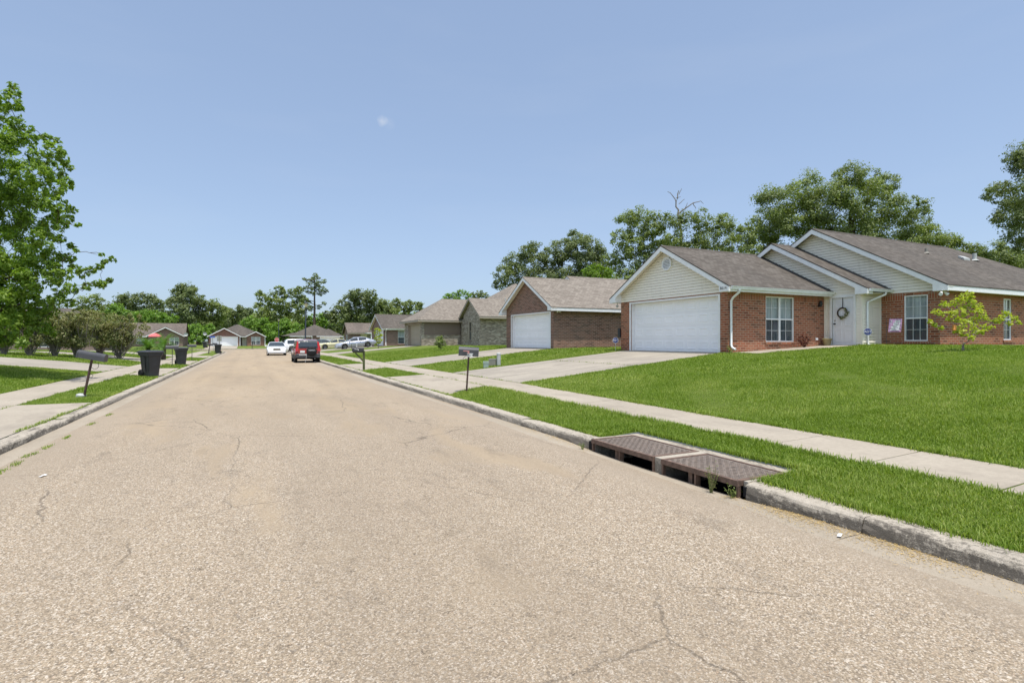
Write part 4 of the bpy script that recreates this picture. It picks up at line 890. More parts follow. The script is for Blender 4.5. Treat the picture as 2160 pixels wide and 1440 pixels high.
for a, c_, p, q in ((-7.75, -1.75, -4.75, 4.15), (-1.0, 2.8, .9, 3.52)): board(b, (a, 120.61, 2.48), (p, 120.61, q), .17, .022, (0, 1), .046); board(b, (p, 120.61, q), (c_, 120.61, 2.48), .17, .022, (0, 1), .046)
board(b, (-1.9, 121.42, 2.5), (-.9, 121.42, 2.5), .17, .022, (0, 1), .046); b.build('fascia', K['white'], r7)
garage(h7, -7.0, -2.45, .5, 2.35, c=121, ax='y', cols=6); window(h7, 'y', 121, -1, .08, 1.72, .75, 2.35, cols=2, double=True, sill=None)
mb = MB(); wall(mb, 'y', 122.6, -2.05, -.75, .3, 2.4, -1, (), .1); mb.build('porch_wall', K['tan_siding'], h7); m = MB(); bar(m, 'y', 122.6, -1, -1.6, -.8, .5, 2.4, .04); m.build('front_door', K['cream'], h7)
for x in (-1.98, 2.58): m = MB(); m.box(x-.05, 120.85, .4, x+.05, 120.95, 2.4); m.build('downspout', K['white'], h7)
m = MB(); m.lathe([(.0, .06), (.2, .04), (.33, -.06)], (-8.1, 120.8, 2.95), 'y', 12, caps=False); m.tube([(-7.6, 121, 2.6), (-8.1, 120.85, 2.9)], .03, 6); m.build('satellite_dish', K['util_pale'], h7)

# ------------------------------------------------------------------ eighth house, left of the junction
h8 = empty('brick_house', (-14, 118, .5), 0, 'brown roofed brick house with one white trimmed gable behind the red parasol', 'house')
mb = MB(); wall(mb, 'y', 118, -17.0, -11.5, .2, 2.5, -1, [(-13.65, -12.15, .75, 2.2)]); wall(mb, 'x', -11.5, 118.2, 127, .2, 2.5, 1); wall(mb, 'y', 119.2, -26, -17.0, .2, 2.5, -1, [(-19, -17.6, .9, 2.1)]); mb.prism([(-17., 118, 2.5), (-11.5, 118, 2.5), (-14.25, 118, 4.0)], (0, .18, 0)); mb.build('brick_wall', K['brick_dull'], h8)
r = MB(); slab(r, [(-17.3, 117.6, 2.5), (-14.25, 117.6, 4.15), (-14.25, 124, 4.15), (-17.3, 124, 2.5)][::-1]); slab(r, [(-14.25, 117.6, 4.151), (-11.2, 117.6, 2.5), (-11.2, 124, 2.5), (-14.25, 124, 4.151)][::-1])
slab(r, [(-28, 118.6, 2.45), (-11.1, 118.6, 2.45), (-11.3, 123, 4.95), (-28, 123, 4.95)]); slab(r, [(-28, 123, 4.951), (-11.3, 123, 4.951), (-11.1, 127.5, 2.45), (-28, 127.5, 2.45)]); r8 = r.build('roof', K['roof_brown'], h8)
b = MB(); board(b, (-17.3, 117.61, 2.5), (-14.25, 117.61, 4.15), .17, .022, (0, 1), .046); board(b, (-14.25, 117.61, 4.15), (-11.2, 117.61, 2.5), .17, .022, (0, 1), .046); board(b, (-28, 118.61, 2.45), (-17.2, 118.61, 2.45), .17, .022, (0, 1), .046); b.build('fascia', K['white'], r8)
window(h8, 'y', 118, -1, -13.65, -12.15, .75, 2.2, cols=2, double=True, sill=None); window(h8, 'y', 119.2, -1, -19, -17.6, .9, 2.1, cols=2, sill=None)
m = MB(); m.lathe([(.0, .06), (.22, .04), (.36, -.06)], (-11.0, 117.7, 2.75), 'y', 12, caps=False); m.tube([(-11.4, 118, 2.4), (-11.0, 117.75, 2.7)], .03, 6); m.build('satellite_dish', K['util_pale'], h8)

# ------------------------------------------------------------------ ninth house, behind the shrubs on the left
h9 = empty('pale_house', (-12, 62, .3), 0, 'pale walled house with grey gabled roof half hidden by the row of tall shrubs', 'house')
mb = MB(); wall(mb, 'y', 61, -20, -12.9, .1, 2.55, -1, [(-17, -15.6, 1.0, 2.2)]); wall(mb, 'x', -12.9, 61.2, 70, .1, 2.55, 1); mb.prism([(-20, 61, 2.55), (-12.9, 61, 2.55), (-16.4, 61, 4.2)], (0, .18, 0)); mb.build('wall', K['tan_siding'], h9)
r = MB(); slab(r, [(-20.3, 60.6, 2.5), (-16.4, 60.6, 4.42), (-16.4, 70.4, 4.42), (-20.3, 70.4, 2.5)][::-1]); slab(r, [(-16.4, 60.6, 4.421), (-12.5, 60.6, 2.5), (-12.5, 70.4, 2.5), (-16.4, 70.4, 4.421)][::-1]); hip(r, -24, -12.2, 64.5, 73, 2.75, .5); r9 = r.build('roof', K['roof_grey'], h9)
b = MB(); board(b, (-20.3, 60.61, 2.5), (-16.4, 60.61, 4.42), .17, .022, (0, 1), .046); board(b, (-16.4, 60.61, 4.42), (-12.5, 60.61, 2.5), .17, .022, (0, 1), .046); board(b, (-12.52, 60.7, 2.5), (-12.52, 70.4, 2.5), .17, .022, (-1, 0), .046); b.build('fascia', K['white'], r9)
window(h9, 'y', 61, -1, -17, -15.6, 1.0, 2.2, cols=2, sill=None); garage(h9, 63, 67.8, .35, 2.4, c=-12.9, out=1, cols=6)
# ------------------------------------------------------------------ street furniture
def place(o, x, y, rz=0, z=None): o.location = (x, y, gz(x, y) if z is None else z); o.rotation_euler = (0, 0, rz); return o
def mailbox_mesh(mb, L=.52, w=.085, h=.2, z0=.98, mi=0):
    """rural mailbox: long box with a rounded top, lying along local x (door at -x)"""
    sec = [(-w, 0), (w, 0), (w, h-w)] + [(w*math.cos(a), h-w+w*math.sin(a)) for a in np.linspace(.3, math.pi-.3, 7)] + [(-w, h-w)]
    mb.loft([[(x, p, z0+q) for p, q in sec] for x in (-L/2, L/2)], mi, caps=True)
    lip = [(p*1.06, q*1.03-.004) for p, q in sec]; mb.loft([[(x, p, z0+q) for p, q in lip] for x in (-L/2-.012, -L/2+.02)], mi, caps=True)
def plain_mailbox(name, label, lean=0., post_r=.022, postm='black', boxm='mailgrey', H=.98, L=.52, scroll=False, group='mailboxes along the left kerb'):
    t = empty(name, label=label, cat='mailbox', group=group); t.rotation_euler.y = lean
    m = MB(); m.tube([(0, 0, -.1), (0, 0, H)], post_r, 8); p = m.build('post', K[postm], t)
    if scroll:
        m = MB(); m.tube([(.09*math.cos(a)+.10, 0, H-.14+.09*math.sin(a)) for a in np.linspace(2.6, -2.4, 14)], .006, 5); m.build('scroll_bracket', K['black'], p); m = MB(); m.tube([(.045*math.cos(a)+.06, 0, H-.42+.045*math.sin(a)) for a in np.linspace(2.6, -2.4, 12)], .006, 5); m.build('scroll_bracket', K['black'], p)
    m = MB(); mailbox_mesh(m, L=L, z0=H); m.build('box', K[boxm], t)
    return t
GL, GR = 'mailboxes along the left kerb', 'mailboxes along the right kerb'
a = plain_mailbox('mailbox', 'grey mailbox on a leaning dark post with a curled bracket, in the near left verge', 0, .03, 'postrust', 'mailgrey', 1.0, .66, True)
q = Dp(177, 835, 1.45*1134/117); place(a, q.x, q.y, R(-15)); a.rotation_euler = (0, R(11), R(-18))
m = MB(); m.bbox(-.16, -.1, -.05, .02, .1, .08, .03); m.build('footing', K['util_pale'], a)
b = plain_mailbox('mailbox', 'black mailbox on a thin upright post just before the second wheelie bin', 0, .018, 'black', 'mailgrey', .98, .62); place(b, -4.1, 36.6, R(8))
c = plain_mailbox('mailbox', 'grey mailbox on a thin pole beyond the second wheelie bin', 0, .018, 'black', 'mailgrey', 1.0, .55); q = Dp(405, 760, 1.45*1134/42); place(c, q.x, q.y, R(10))
d = plain_mailbox('mailbox', 'small black mailbox on a slanting stake in front of the street name pole', 0, .045, 'black', 'black', .95, .6); q = Dp(440, 745.6, 1.45*1134/27.6); place(d, q.x, q.y); d.rotation_euler = (0, R(6), R(5))
e = plain_mailbox('mailbox', 'dark mailbox peeping out behind the third wheelie bin', 0, .03, 'black', 'black', 1.0, .5); place(e, -3.75, 71.0, 0)
e2 = plain_mailbox('mailbox', 'low dark mailbox on the grass before the end house porch', 0, .05, 'black', 'black', .95, .4); place(e2, .2, 109.8, R(90))
# near right mailbox with red flag and house number
mr_ = empty('mailbox', label='black mailbox numbered 8614 with faded red flag on thin metal post', cat='mailbox', group=GR)
q = Dp(984, 826, 1.42*1134/108); place(mr_, q.x, q.y, R(-26)); mr_.rotation_euler = (0, R(3.5), R(-22))
m = MB(); m.tube([(0, 0, -.1), (0, 0, 1.0)], .026, 10); p = m.build('post', K['postrust'], mr_)
m = MB(); m.tube([(-.02, 0, .66), (-.06, 0, .74), (-.14, 0, .84), (-.15, 0, .93), (-.09, 0, .985)], .005, 5); m.build('wire_bracket', K['black'], p)
m = MB(); mailbox_mesh(m, L=.54, w=.10, h=.25, z0=1.0); m.build('box', K['mailgrey'], mr_)
m = MB(); m.box(-.16, -.122, 1.125, .01, -.116, 1.15); m.box(-.035, -.122, 1.07, .012, -.1165, 1.125); m.build('flag', plain('faded_flag', (.45, .2, .19), .6), mr_)
m = MB(); m.box(-.055, -.108, .985, .12, -.104, 1.08); st = m.build('number_plate', K['plate'], mr_)
text_mesh('house_number', '8614', .095, K['black'], mr_, (.033, -.1095, 1.032), (R(90), 0, 0), .001)
# second right mailbox: thick wooden post with a brace
w = empty('mailbox', label='dark mailbox on a thick wooden post with a diagonal brace', cat='mailbox', group=GR); place(w, 5.0, 27.0, R(-12))
m = MB(); m.bbox(-.055, -.055, -.1, .055, .055, .96, .008); m.build('post', K['wood'], w); m = MB(); m.prism([(-.05, -.03, .42), (-.05, -.03, .54), (-.36, -.03, .86), (-.44, -.03, .86)], (0, .06, 0)); m.box(-.52, -.045, .86, .06, .045, .915); m.build('brace', K['wood'], w)
m = MB(); m2 = MB(); mailbox_mesh(m2, L=.55, w=.095, h=.23, z0=.915); o = m2.build('box', K['black'], w, world=False); o.location = (-.27, 0, 0)
m = MB(); m.box(-.36, -.1, 1.12, -.31, -.092, 1.32); m.build('flag', K['util_pale'], w)
m = MB(); m.box(-.585, -.09, 1.06, -.57, .09, 1.33); m.build('box_door', K['wood'], w); m = MB(); m.box(-.44, -.0985, 1.03, -.26, -.0955, 1.05); m.box(-.28, -.0985, .98, -.24, -.0955, 1.03); m.build('sticker', K['plate'], w)

def wheelie_bin(label):
    """two-wheeled cart: local +x is the front, the wheels and handle are at -x"""
    t = empty('wheelie_bin', label=label, cat='wheelie bin', group='wheelie bins put out along the left kerb')
    def ring(xa, xb, w, z, c=.05): return [(xa+c, -w, z), (xb-c, -w, z), (xb, -w+c, z), (xb, w-c, z), (xb-c, w, z), (xa+c, w, z), (xa, w-c, z), (xa, -w+c, z)]
    m = MB(); m.loft([ring(-.24, .22, .225, .03), ring(-.26, .235, .235, .22), ring(-.29, .29, .28, .80), ring(-.30, .30, .29, .86), ring(-.335, .33, .325, .865), ring(-.34, .335, .33, .99)], caps=True)
    for s in (-1, 1): m.loft([[(-.08, s*.285, .84), (.10, s*.285, .84), (.10, s*.31, .84), (-.08, s*.31, .84)], [(-.06, s*.24, .2), (.08, s*.24, .2), (.08, s*.262, .2), (-.06, s*.262, .2)]], caps=True)
    m.build('body', K['bin'], t)
    l = MB(); l.loft([ring(-.40, .375, .36, .985), ring(-.405, .38, .365, 1.02), ring(-.36, .33, .32, 1.06), ring(-.2, .2, .2, 1.085)], caps=True); l.build('lid', K['bin'], t)
    h = MB(); h.tube([(-.36, -.25, .93), (-.46, -.25, .97), (-.46, .25, .97), (-.36, .25, .93)], .018, 8); h.build('handle', K['bin'], t)
    for s in (-1, 1):
        y = s*.25; wv = MB(); wv.lathe([(.07, -.03), (.135, -.032), (.15, -.018), (.15, .018), (.135, .032), (.07, .03)], (-.26, y, .15), 'y', 18); wh = wv.build('wheel', K['rubber'], t)
        wv = MB(); wv.lathe([(0, -.02), (.085, -.02), (.085, .02), (0, .02)], (-.26, y, .15), 'y', 14); wv.build('rim', K['bin'], wh)
    return t
b1 = wheelie_bin('dark grey wheelie bin nearest on the left, wheels towards the lawn')
q = Dp(318, 792, 1.47*1134/75); place(b1, q.x, q.y, R(-52))
for lab, u, v, d, rz in (('black wheelie bin beside the thin-posted mailbox, second along the left kerb', 382, 768, 1.46*1134/50.2, -75), ('far black wheelie bin standing close to the street corner', 460, 744.5, 1.46*1134/26.6, -100), ('smallest and farthest wheelie bin, on the side street verge', 432, 736.5, 96, 160)):
    o = dup(b1, label=lab); q = Dp(u, v, d); place(o, q.x, q.y, R(rz))
# utility pedestals on the lawn between the two drives
def zat(u, v, z): r = ray(u, v); d = (z-1.6)/r[2]; return Vector((r[0]*d, r[1]*d, z))
g = 'utility pedestals on the lawn'
t = empty('utility_box', (9.3, 22.6, 0), 0, 'pale green utility box, lowest of three pedestals beside the numbered mailbox', 'utility box', g); place(t, *Dp(1025, 758, 22.9).xy, R(-20))
m = MB(); m.bbox(-.11, -.1, -.05, .11, .1, .29, .012); m.build('housing', K['util_green'], t); m = MB(); m.box(-.118, -.108, .20, .118, .108, .295); m.build('cap', K['util_green'], t)
t = empty('utility_box', (0, 0, 0), 0, 'dull grey utility box standing between the green box and the round post', 'utility box', g); place(t, *Dp(1040, 756, 23.8).xy, R(-40))
m = MB(); m.bbox(-.16, -.15, -.05, .16, .15, .30, .01); m.build('housing', K['util_grey'], t); m = MB(); m.box(-.165, -.155, .26, .165, .155, .31); m.build('cap', K['util_grey'], t)
t = empty('utility_post', (0, 0, 0), 0, 'tall pale round utility post beside the two low boxes', 'utility post', g); place(t, *Dp(1052, 756, 23.6).xy)
m = MB(); m.lathe([(.088, -.05), (.088, .5)], (0, 0, 0), 'z', 18); m.build('tube', K['util_pale'], t); m = MB(); m.lathe([(.094, .49), (.096, .55), (.08, .565), (0, .57)], (0, 0, 0), 'z', 18); m.build('cap', K['util_pale'], t)
# alarm company signs
def alarm_sign(label, x, y, rz):
    t = empty('yard_sign', label=label, cat='yard sign', group='round alarm signs by the house'); place(t, x, y, rz)
    m = MB(); m.tube([(0, .012, -.1), (0, .012, .42)], .012, 6); m.build('stake', K['steel'], t)
    oc_ = lambda r, yy: [(r*math.cos(R(22.5+45*k)), yy, .54 + r*math.sin(R(22.5+45*k))) for k in range(8)]
    m = MB(); m.loft([oc_(.145, .008), oc_(.145, -.004)], caps=True); pl = m.build('sign_plate', K['plate'], t); m = MB(); m.loft([oc_(.134, -.0035), oc_(.134, -.0065)], caps=True); m.build('blue_field', K['yard_blue'], t)
    text_mesh('lettering', 'ADT', .125, K['yard_white'], t, (0, -.0085, .54), (R(90), 0, 0), .001)
    return t
alarm_sign('blue octagonal alarm sign on a stake beside the front door downspout', 21.3, 12.6, R(-45)); alarm_sign('blue octagonal alarm sign beside the garage corner and the meter', 15.6, 20.85, R(-35))
# garden flag
t = empty('garden_flag', label='pink bordered garden flag hanging by the front window', cat='flag'); place(t, 22.0, 12.0, R(-65))
m = MB(); m.tube([(-.28, 0, -.1), (-.28, 0, 1.02), (.2, 0, 1.02)], .008, 6); m.build('pole', K['black'], t)
def cloth(m, x0, x1, z0, z1, y): 
    n = 6; m.loft([[(x0+(x1-x0)*k/n+.03*(1-j/4.), y+.02*math.sin(k*1.3+j), z1+(z0-z1)*j/4.) for k in range(n+1)] for j in range(5)], closed=False)
m = MB(); cloth(m, -.22, .18, .52, 1.015, 0); m.build('cloth', K['flag_pink'], t); m = MB(); cloth(m, -.17, .13, .575, .955, -.006); m.build('picture', K['flag_pale'], t)
# flower pot and dried plant by the wall, wreath on the door
t = empty('flower_pot', label='ochre clay pot beside the front door step', cat='pot'); place(t, 21.3, 14.22, 0, gz(21.3, 14.2)+.02)
m = MB(); m.lathe([(.11, 0), (.155, .18), (.17, .24), (.185, .25), (.185, .29), (.16, .29), (.15, .25), (0, .24)], (0, 0, 0), 'z', 18); m.build('vessel', K['pot'], t); m = MB(); m.lathe([(0, .255), (.15, .25)], (0, 0, 0), 'z', 12); m.build('earth', K['soil'], t)
t = empty('wreath', (21.55, 13.73, 2.72), 0, 'dark twig wreath with cream flowers hanging on the white front door', 'wreath')
m = MB()
for k in range(7): m.tube([(-.02+.018*math.sin(7*a_+k), (.2+.016*math.cos(5*a_+k*2))*math.cos(a_), (.2+.016*math.cos(5*a_+k*2))*math.sin(a_)) for a_ in np.linspace(0, 2*math.pi, 26)], .012, 5)
m.build('twig_ring', K['twig'], t, world=False); m = MB(); m.box(-.004, -.012, .2, .006, .012, .62); m.build('ribbon', K['black'], t, world=False)
rr = random.Random(5)
for nm, k_, num in (('flowers', plain('wreath_flowers', (.5, .47, .36), .8), 26), ('leaves', K['leaf_dark'], 40)):
    m = MB()
    for k in range(num):
        a_ = rr.uniform(-1.9, 1.0); r_ = .2 + rr.uniform(-.06, .07); c_ = Vector((-.05+rr.uniform(-.02, .02), -r_*math.cos(a_), r_*math.sin(a_))); 
        e_ = Euler((rr.uniform(0, 6), rr.uniform(-.6, .6), rr.uniform(-.6, .6))).to_matrix(); s_ = rr.uniform(.03, .05)
        m.add([tuple(c_ + e_ @ Vector(p_)) for p_ in ((0, -s_, 0), (-.012, 0, -s_*.5), (0, s_, 0), (-.012, 0, s_*.5))], [(0, 1, 2, 3)])
    m.build(nm, k_, t, world=False)
# stop sign, street-name sign, speed sign seen from behind
t = empty('stop_sign', label='red octagonal stop sign beyond the white sedan', cat='stop sign'); q = Dp(584, 717, 93); place(t, q.x, q.y, R(10), .12)
m = MB(); m.tube([(0, .03, -.2), (0, .03, 2.2)], .035, 6); m.build('post', K['alu'], t); oc_ = lambda r, yy: [(r*math.cos(R(22.5+45*k)), yy, 1.62 + r*math.sin(R(22.5+45*k))) for k in range(8)]
m = MB(); m.loft([oc_(.40, .0), oc_(.40, -.006)], caps=True); m.build('white_border', K['yard_white'], t); m = MB(); m.loft([oc_(.37, -.006), oc_(.37, -.009)], caps=True); m.build('red_face', K['signred'], t); text_mesh('lettering', 'STOP', .30, K['yard_white'], t, (0, -.012, 1.62), (R(90), 0, 0), .001, .85)
m = MB(); m.box(-.14, -.005, .98, .14, .0, 1.2); m.build('plaque', K['lens_amber'], t)
t = empty('street_name_sign', label='small blue street name blade on a thin leaning pole at the left corner', cat='street sign'); q = Dp(450.5, 738.8, 72); place(t, q.x, q.y); t.rotation_euler = (0, R(-4), R(20))
m = MB(); m.tube([(0, 0, -.1), (0, 0, 2.0)], .025, 6); m.build('pole', K['alu'], t); m = MB(); m.box(-.34, -.01, 1.84, .3, .01, 2.05); m.build('blade', K['signblue'], t)
t = empty('traffic_sign', label='rectangular traffic sign seen from the back behind the third wheelie bin', cat='traffic sign'); q = Dp(462.5, 741, 74); place(t, q.x, q.y, R(18))
m = MB(); m.box(-.03, -.03, -.1, .03, .03, 2.15); m.build('post', K['woodgrey'], t); m = MB(); m.box(-.3, .032, 1.4, .3, .045, 2.15); m.build('plate', K['alu'], t)
# street lamps
def lamp(label, x, y, H):
    t = empty('street_lamp', label=label, cat='street lamp', group='post-top street lamps'); place(t, x, y)
    m = MB(); m.lathe([(.12, -.1), (.12, .3), (.085, .4), (.08, 1.6), (.06, H-.35), (.05, H-.3)], (0, 0, 0), 'z', 12); m.build('post', plain('lamp_post', (.035, .045, .06), .5), t)
    m = MB(); m.lathe([(.05, H-.32), (.14, H-.28), (.15, H-.26)], (0, 0, 0), 'z', 8); m.lathe([(.24, H+.14), (.25, H+.17), (.12, H+.28), (.03, H+.32), (0, H+.36)], (0, 0, 0), 'z', 8); hd = m.build('lantern_cap', K['black'], t)
    m = MB(); m.lathe([(.13, H-.26), (.2, H+.14)], (0, 0, 0), 'z', 8); m.build('lantern_glass', K['lamp_glass'], t)
    return t
l1 = lamp('tall black lantern post rising behind the red car', 5.35, 63.2, 5.35); l1.rotation_euler.y = R(1.2)
l2 = dup(l1, label='distant lantern post among the trees beyond the stop sign'); place(l2, 5.2, 122, 0)
# red parasol by the far left house
t = empty('parasol', label='red garden parasol in front of the brown roofed left house', cat='parasol'); q = Dp(327, 712, 90); place(t, q.x, q.y)
m = MB(); m.tube([(0, 0, -.1), (0, 0, 2.2)], .03, 6); m.build('pole', K['util_pale'], t)
m = MB(); m.lathe([(.0, 2.35), (.3, 2.28), (.75, 2.08), (.98, 1.83), (.98, 1.7)], (0, 0, 0), 'z', 8, sm=False, caps=False); m.build('canopy', K['brolly'], t)
# litter by the right kerb
for (x, y, lab, rz) in ((4.33, 2.78, 'white scrap of paper lying in the near right gutter', .4), (-2.2, 8.1, 'thin white scrap lying on the road near the left gutter', 1.2)):
    m = MB(); rr = random.Random(int(x*10)); m.loft([[(-.05+.034*i, -.014+.004*rr.random(), .007+.01*rr.random()) for i in range(4)], [(-.05+.034*i, .014+.006*rr.random(), .006+.012*rr.random()) for i in range(4)]], closed=False)
    o = m.build('paper_scrap', K['plate']); o.location = (x, y, .003); o.rotation_euler.z = rz; tag(o, lab, 'litter')
# ------------------------------------------------------------------ cars
def car(name, label, cat, spec, paint, low=None):
    """local +x is the nose. spec: length, width, height, wheelbase, wheel radius and profile tables"""
    L, Wd, Hh, wb, wr = spec['L'], spec['W']/2, spec['H'], spec['wb'], spec['wr']; xf = spec['xf']; xr = xf - wb   # axle positions
    t = empty(name, label=label, cat=cat)
    deck = lambda x: float(I(x, *zip(*spec['deck']))); bot = spec.get('bot', .22); belt = lambda x: deck(x) - spec.get('tuck', .06)
    xs_ = sorted(set(list(np.linspace(-L/2, L/2, 40)) + [c+wr*1.16*math.cos(a) for c in (xf, xr) for a in np.linspace(0, math.pi, 13)]))
    def zb(x):
        z = bot + .12*max(0, (abs(x)-L/2+.35)/.35)
        for c in (xf, xr):
            dx = abs(x-c); 
            if dx < wr*1.16: z = max(z, wr + math.sqrt(max(0, (wr*1.16)**2-dx*dx)))
        return z
    def hw(x): return Wd*float(I(abs(x)/(L/2), [0, .6, .86, .96, 1], [1, 1, .965, .88, .76]))
    rings = []
    for x in xs_:
        w, b, d, k = hw(x), zb(x), deck(x), belt(x); b = min(b, k-.05); mid = max(b+.02, min(b+(k-b)*.5, .62))
        half = [(w*.96, b), (w, mid), (w*.985, k-.02), (w*.93, k+.025), (w*.72, d), (0, d+.015)]
        rings.append([(x, y, z) for y, z in half] + [(x, -y, z) for y, z in reversed(half[:-1])])
    m = MB(); m.loft(rings, sm=True, closed=False)
    for r, rv in ((rings[0], 0), (rings[-1], 1)): m.poly(r if rv else r[::-1])
    body = m.build('body', K[paint] if isinstance(paint, str) else paint, t)
    m = MB()   # dark underside and arches
    m.box(-L/2+.25, -Wd*.9, bot-.02, L/2-.25, Wd*.9, bot+.25); m.build('underbody', K['rubber'], t)
    # greenhouse
    cab = spec['cab']; roofw = spec.get('rw', .74)*Wd
    top = lambda x: float(I(x, *zip(*cab))); x0, x1 = cab[0][0], cab[-1][0]
    cx = list(np.linspace(x0, x1, 25)); zr = max(z for _, z in cab); G, Pm = MB(), MB()
    pill = spec['pillars']; R_ = []
    for x in cx:
        d = deck(x)-.01; z = max(top(x), d+.005); f = (z-d)/(zr-deck(x)+.01); wb_ = hw(x)*.935; wt = wb_ + (roofw-wb_)*min(1, f)
        R_.append([(x, wb_, d), (x, wb_+(wt-wb_)*.85, d+(z-d)*.86), (x, wt*.93, z-.005), (x, 0, z+.03*min(1, f))])
    for i in range(len(cx)-1):
        xm = (cx[i]+cx[i+1])/2; slope = abs(top(cx[i+1])-top(cx[i]))/(cx[i+1]-cx[i]); pil = any(a < xm < b for a, b in pill)
        for s in (1, -1):
            a, b = [[(p[0], s*p[1], p[2]) for p in R_[i+k]] for k in (0, 1)]
            for j in range(3):
                q = [a[j], b[j], b[j+1], a[j+1]]; q = q if s > 0 else q[::-1]
                glass = (j == 0 and not pil) or (j == 2 and slope > spec.get('gs', .32))
                (G if glass else Pm).add(q, [(0, 1, 2, 3)], 0, True)
    for r in (R_[0], R_[-1]): Pm.poly(r + [(p[0], -p[1], p[2]) for p in reversed(r[:-1])])
    Pm.build('roof_shell', K[paint] if isinstance(paint, str) else paint, body); G.build('windows', K['carglass'], body)
    if low:   # two-tone lower cladding
        m = MB(); rg = []
        for x in xs_:
            b = zb(x); k = max(b+.01, min(low[0], belt(x)-.1)); w = hw(x); rg.append([(x, w*.965+.012, b), (x, w+.014, (b+k)/2), (x, w*1.0+.01, k)])
        for s in (1, -1): m.loft([[(p[0], s*p[1], p[2]) for p in r] for r in rg], closed=False)
        m.build('lower_cladding', low[1], body)
    for c in (xf, xr):
        for s in (-1, 1):
            y = s*(Wd-.12); w = MB(); w.lathe([(wr*.62, -.1), (wr*.93, -.105), (wr, -.07), (wr, .07), (wr*.93, .105), (wr*.62, .1)], (c, y, wr), 'y', 24); wh = w.build('wheel', K['rubber'], t)
            w = MB(); w.lathe([(0, s*.06), (wr*.12, s*.07), (wr*.5, s*.085), (wr*.63, s*.1), (wr*.63, -s*.05)], (c, y, wr), 'y', 20); 
            for k in range(7):
                a_ = 2*math.pi*k/7; w.prism([(c+wr*.14*math.cos(a_-.5), y+s*.082, wr+wr*.14*math.sin(a_-.5)), (c+wr*.6*math.cos(a_-.1), y+s*.1, wr+wr*.6*math.sin(a_-.1)), (c+wr*.6*math.cos(a_+.1), y+s*.1, wr+wr*.6*math.sin(a_+.1)), (c+wr*.14*math.cos(a_+.5), y+s*.082, wr+wr*.14*math.sin(a_+.5))], (0, s*.012, 0))
            w.build('rim', K['rim'], wh)
    return t, body, hw, deck
def put(par, nm, mat, boxes, b=.012):
    m = MB()
    for q in boxes: m.bbox(*q, min(b, .45*abs(q[3]-q[0]), .45*abs(q[4]-q[1])))
    return m.build(nm, K[mat] if isinstance(mat, str) else mat, par)
paint_red = carpaint('paint_red', (.34, .022, .026)); paint_white = carpaint('paint_white', (.75, .75, .74)); paint_silver = carpaint('paint_silver', (.44, .46, .52), .5, .28); paint_beige = carpaint('paint_beige', (.55, .52, .3)); paint_green = carpaint('paint_green', (.03, .06, .055))
clad = plain('grey_cladding', (.06, .062, .066), .6, .3)
# compact red off-roader with a spare wheel on its tail
suv = dict(L=4.35, W=1.78, H=1.68, wb=2.62, wr=.34, xf=1.36, bot=.28, tuck=.04, rw=.78, gs=.5,
    deck=[(-2.2, .98), (-2.0, 1.02), (.5, 1.04), (.9, 1.02), (1.9, .95), (2.1, .85), (2.2, .7)], cab=[(-2.12, 1.05), (-1.98, 1.45), (-1.85, 1.62), (-1.2, 1.68), (0, 1.68), (.35, 1.6), (1.15, 1.03)],
    pillars=[(-2.2, -1.75), (-.95, -.82), (.12, .22), (.75, 1.2)])
t, bd, hw, dk = car('parked_car', 'red off-road car with a spare wheel on its tailgate, parked at the right kerb', 'car', suv, paint_red, (.55, clad))
place(t, 3.7, 43.4, R(90), 0)
put(t, 'bumper', clad, [(-2.30, -.82, .38, -2.05, .82, .66)], .04)
put(t, 'bumper', clad, [(2.0, -.82, .36, 2.28, .82, .64)], .04)
m = MB(); m.prism([(-2.165, -.60, 1.14), (-2.165, .60, 1.14), (-2.07, .55, 1.49), (-2.07, -.55, 1.49)], (-.012, 0, .004)); m.build('rear_window', K['carglass'], t)
for s in (-1, 1):
    m = MB(); m.prism([(-2.19, s*.66, .84), (-2.19, s*.84, .84), (-2.17, s*.84, 1.1), (-2.02, s*.74, 1.5), (-2.02, s*.64, 1.5), (-2.17, s*.66, 1.1)], (-.03, 0, 0)); m.build('taillight', K['lens_red'], t)
    put(t, 'mirror', clad, [(.75, s*.9, 1.0, .87, s*1.05, 1.14)]); put(t, 'headlight', 'lens', [(2.06, s*.5, .72, 2.2, s*.8, .86)])
put(t, 'license_plate', 'plate', [(-2.225, .22, .72, -2.20, .54, .88)], .004)
m = MB(); m.lathe([(0, -.16), (.29, -.16), (.335, -.13), (.345, -.05), (.345, .02), (.3, .06), (0, .06)], (-2.30, -.24, .83), 'x', 26); sp_ = m.build('spare_wheel', K['rubber'], t)
text_mesh('lettering', 'HONDA', .12, K['yard_white'], sp_, (-2.463, -.24, .90), (R(90), 0, R(-90)), .002)
put(t, 'tail_trim', 'black', [(-2.24, -.2, .72, -2.19, .12, 1.0)]); m = MB(); m.tube([(-2.1, -.45, .3), (-2.3, -.45, .29)], .03, 8); m.build('exhaust', K['steel'], t)
put(t, 'bumper_sticker', 'plate', [(-2.304, .1, .56, -2.299, .62, .61)], .002)
m = MB(); m.tube([(-2.28, .12, .62), (-2.33, .14, .35), (-2.36, .2, .02)], .012, 5); m.build('tow_strap', K['util_pale'], t)
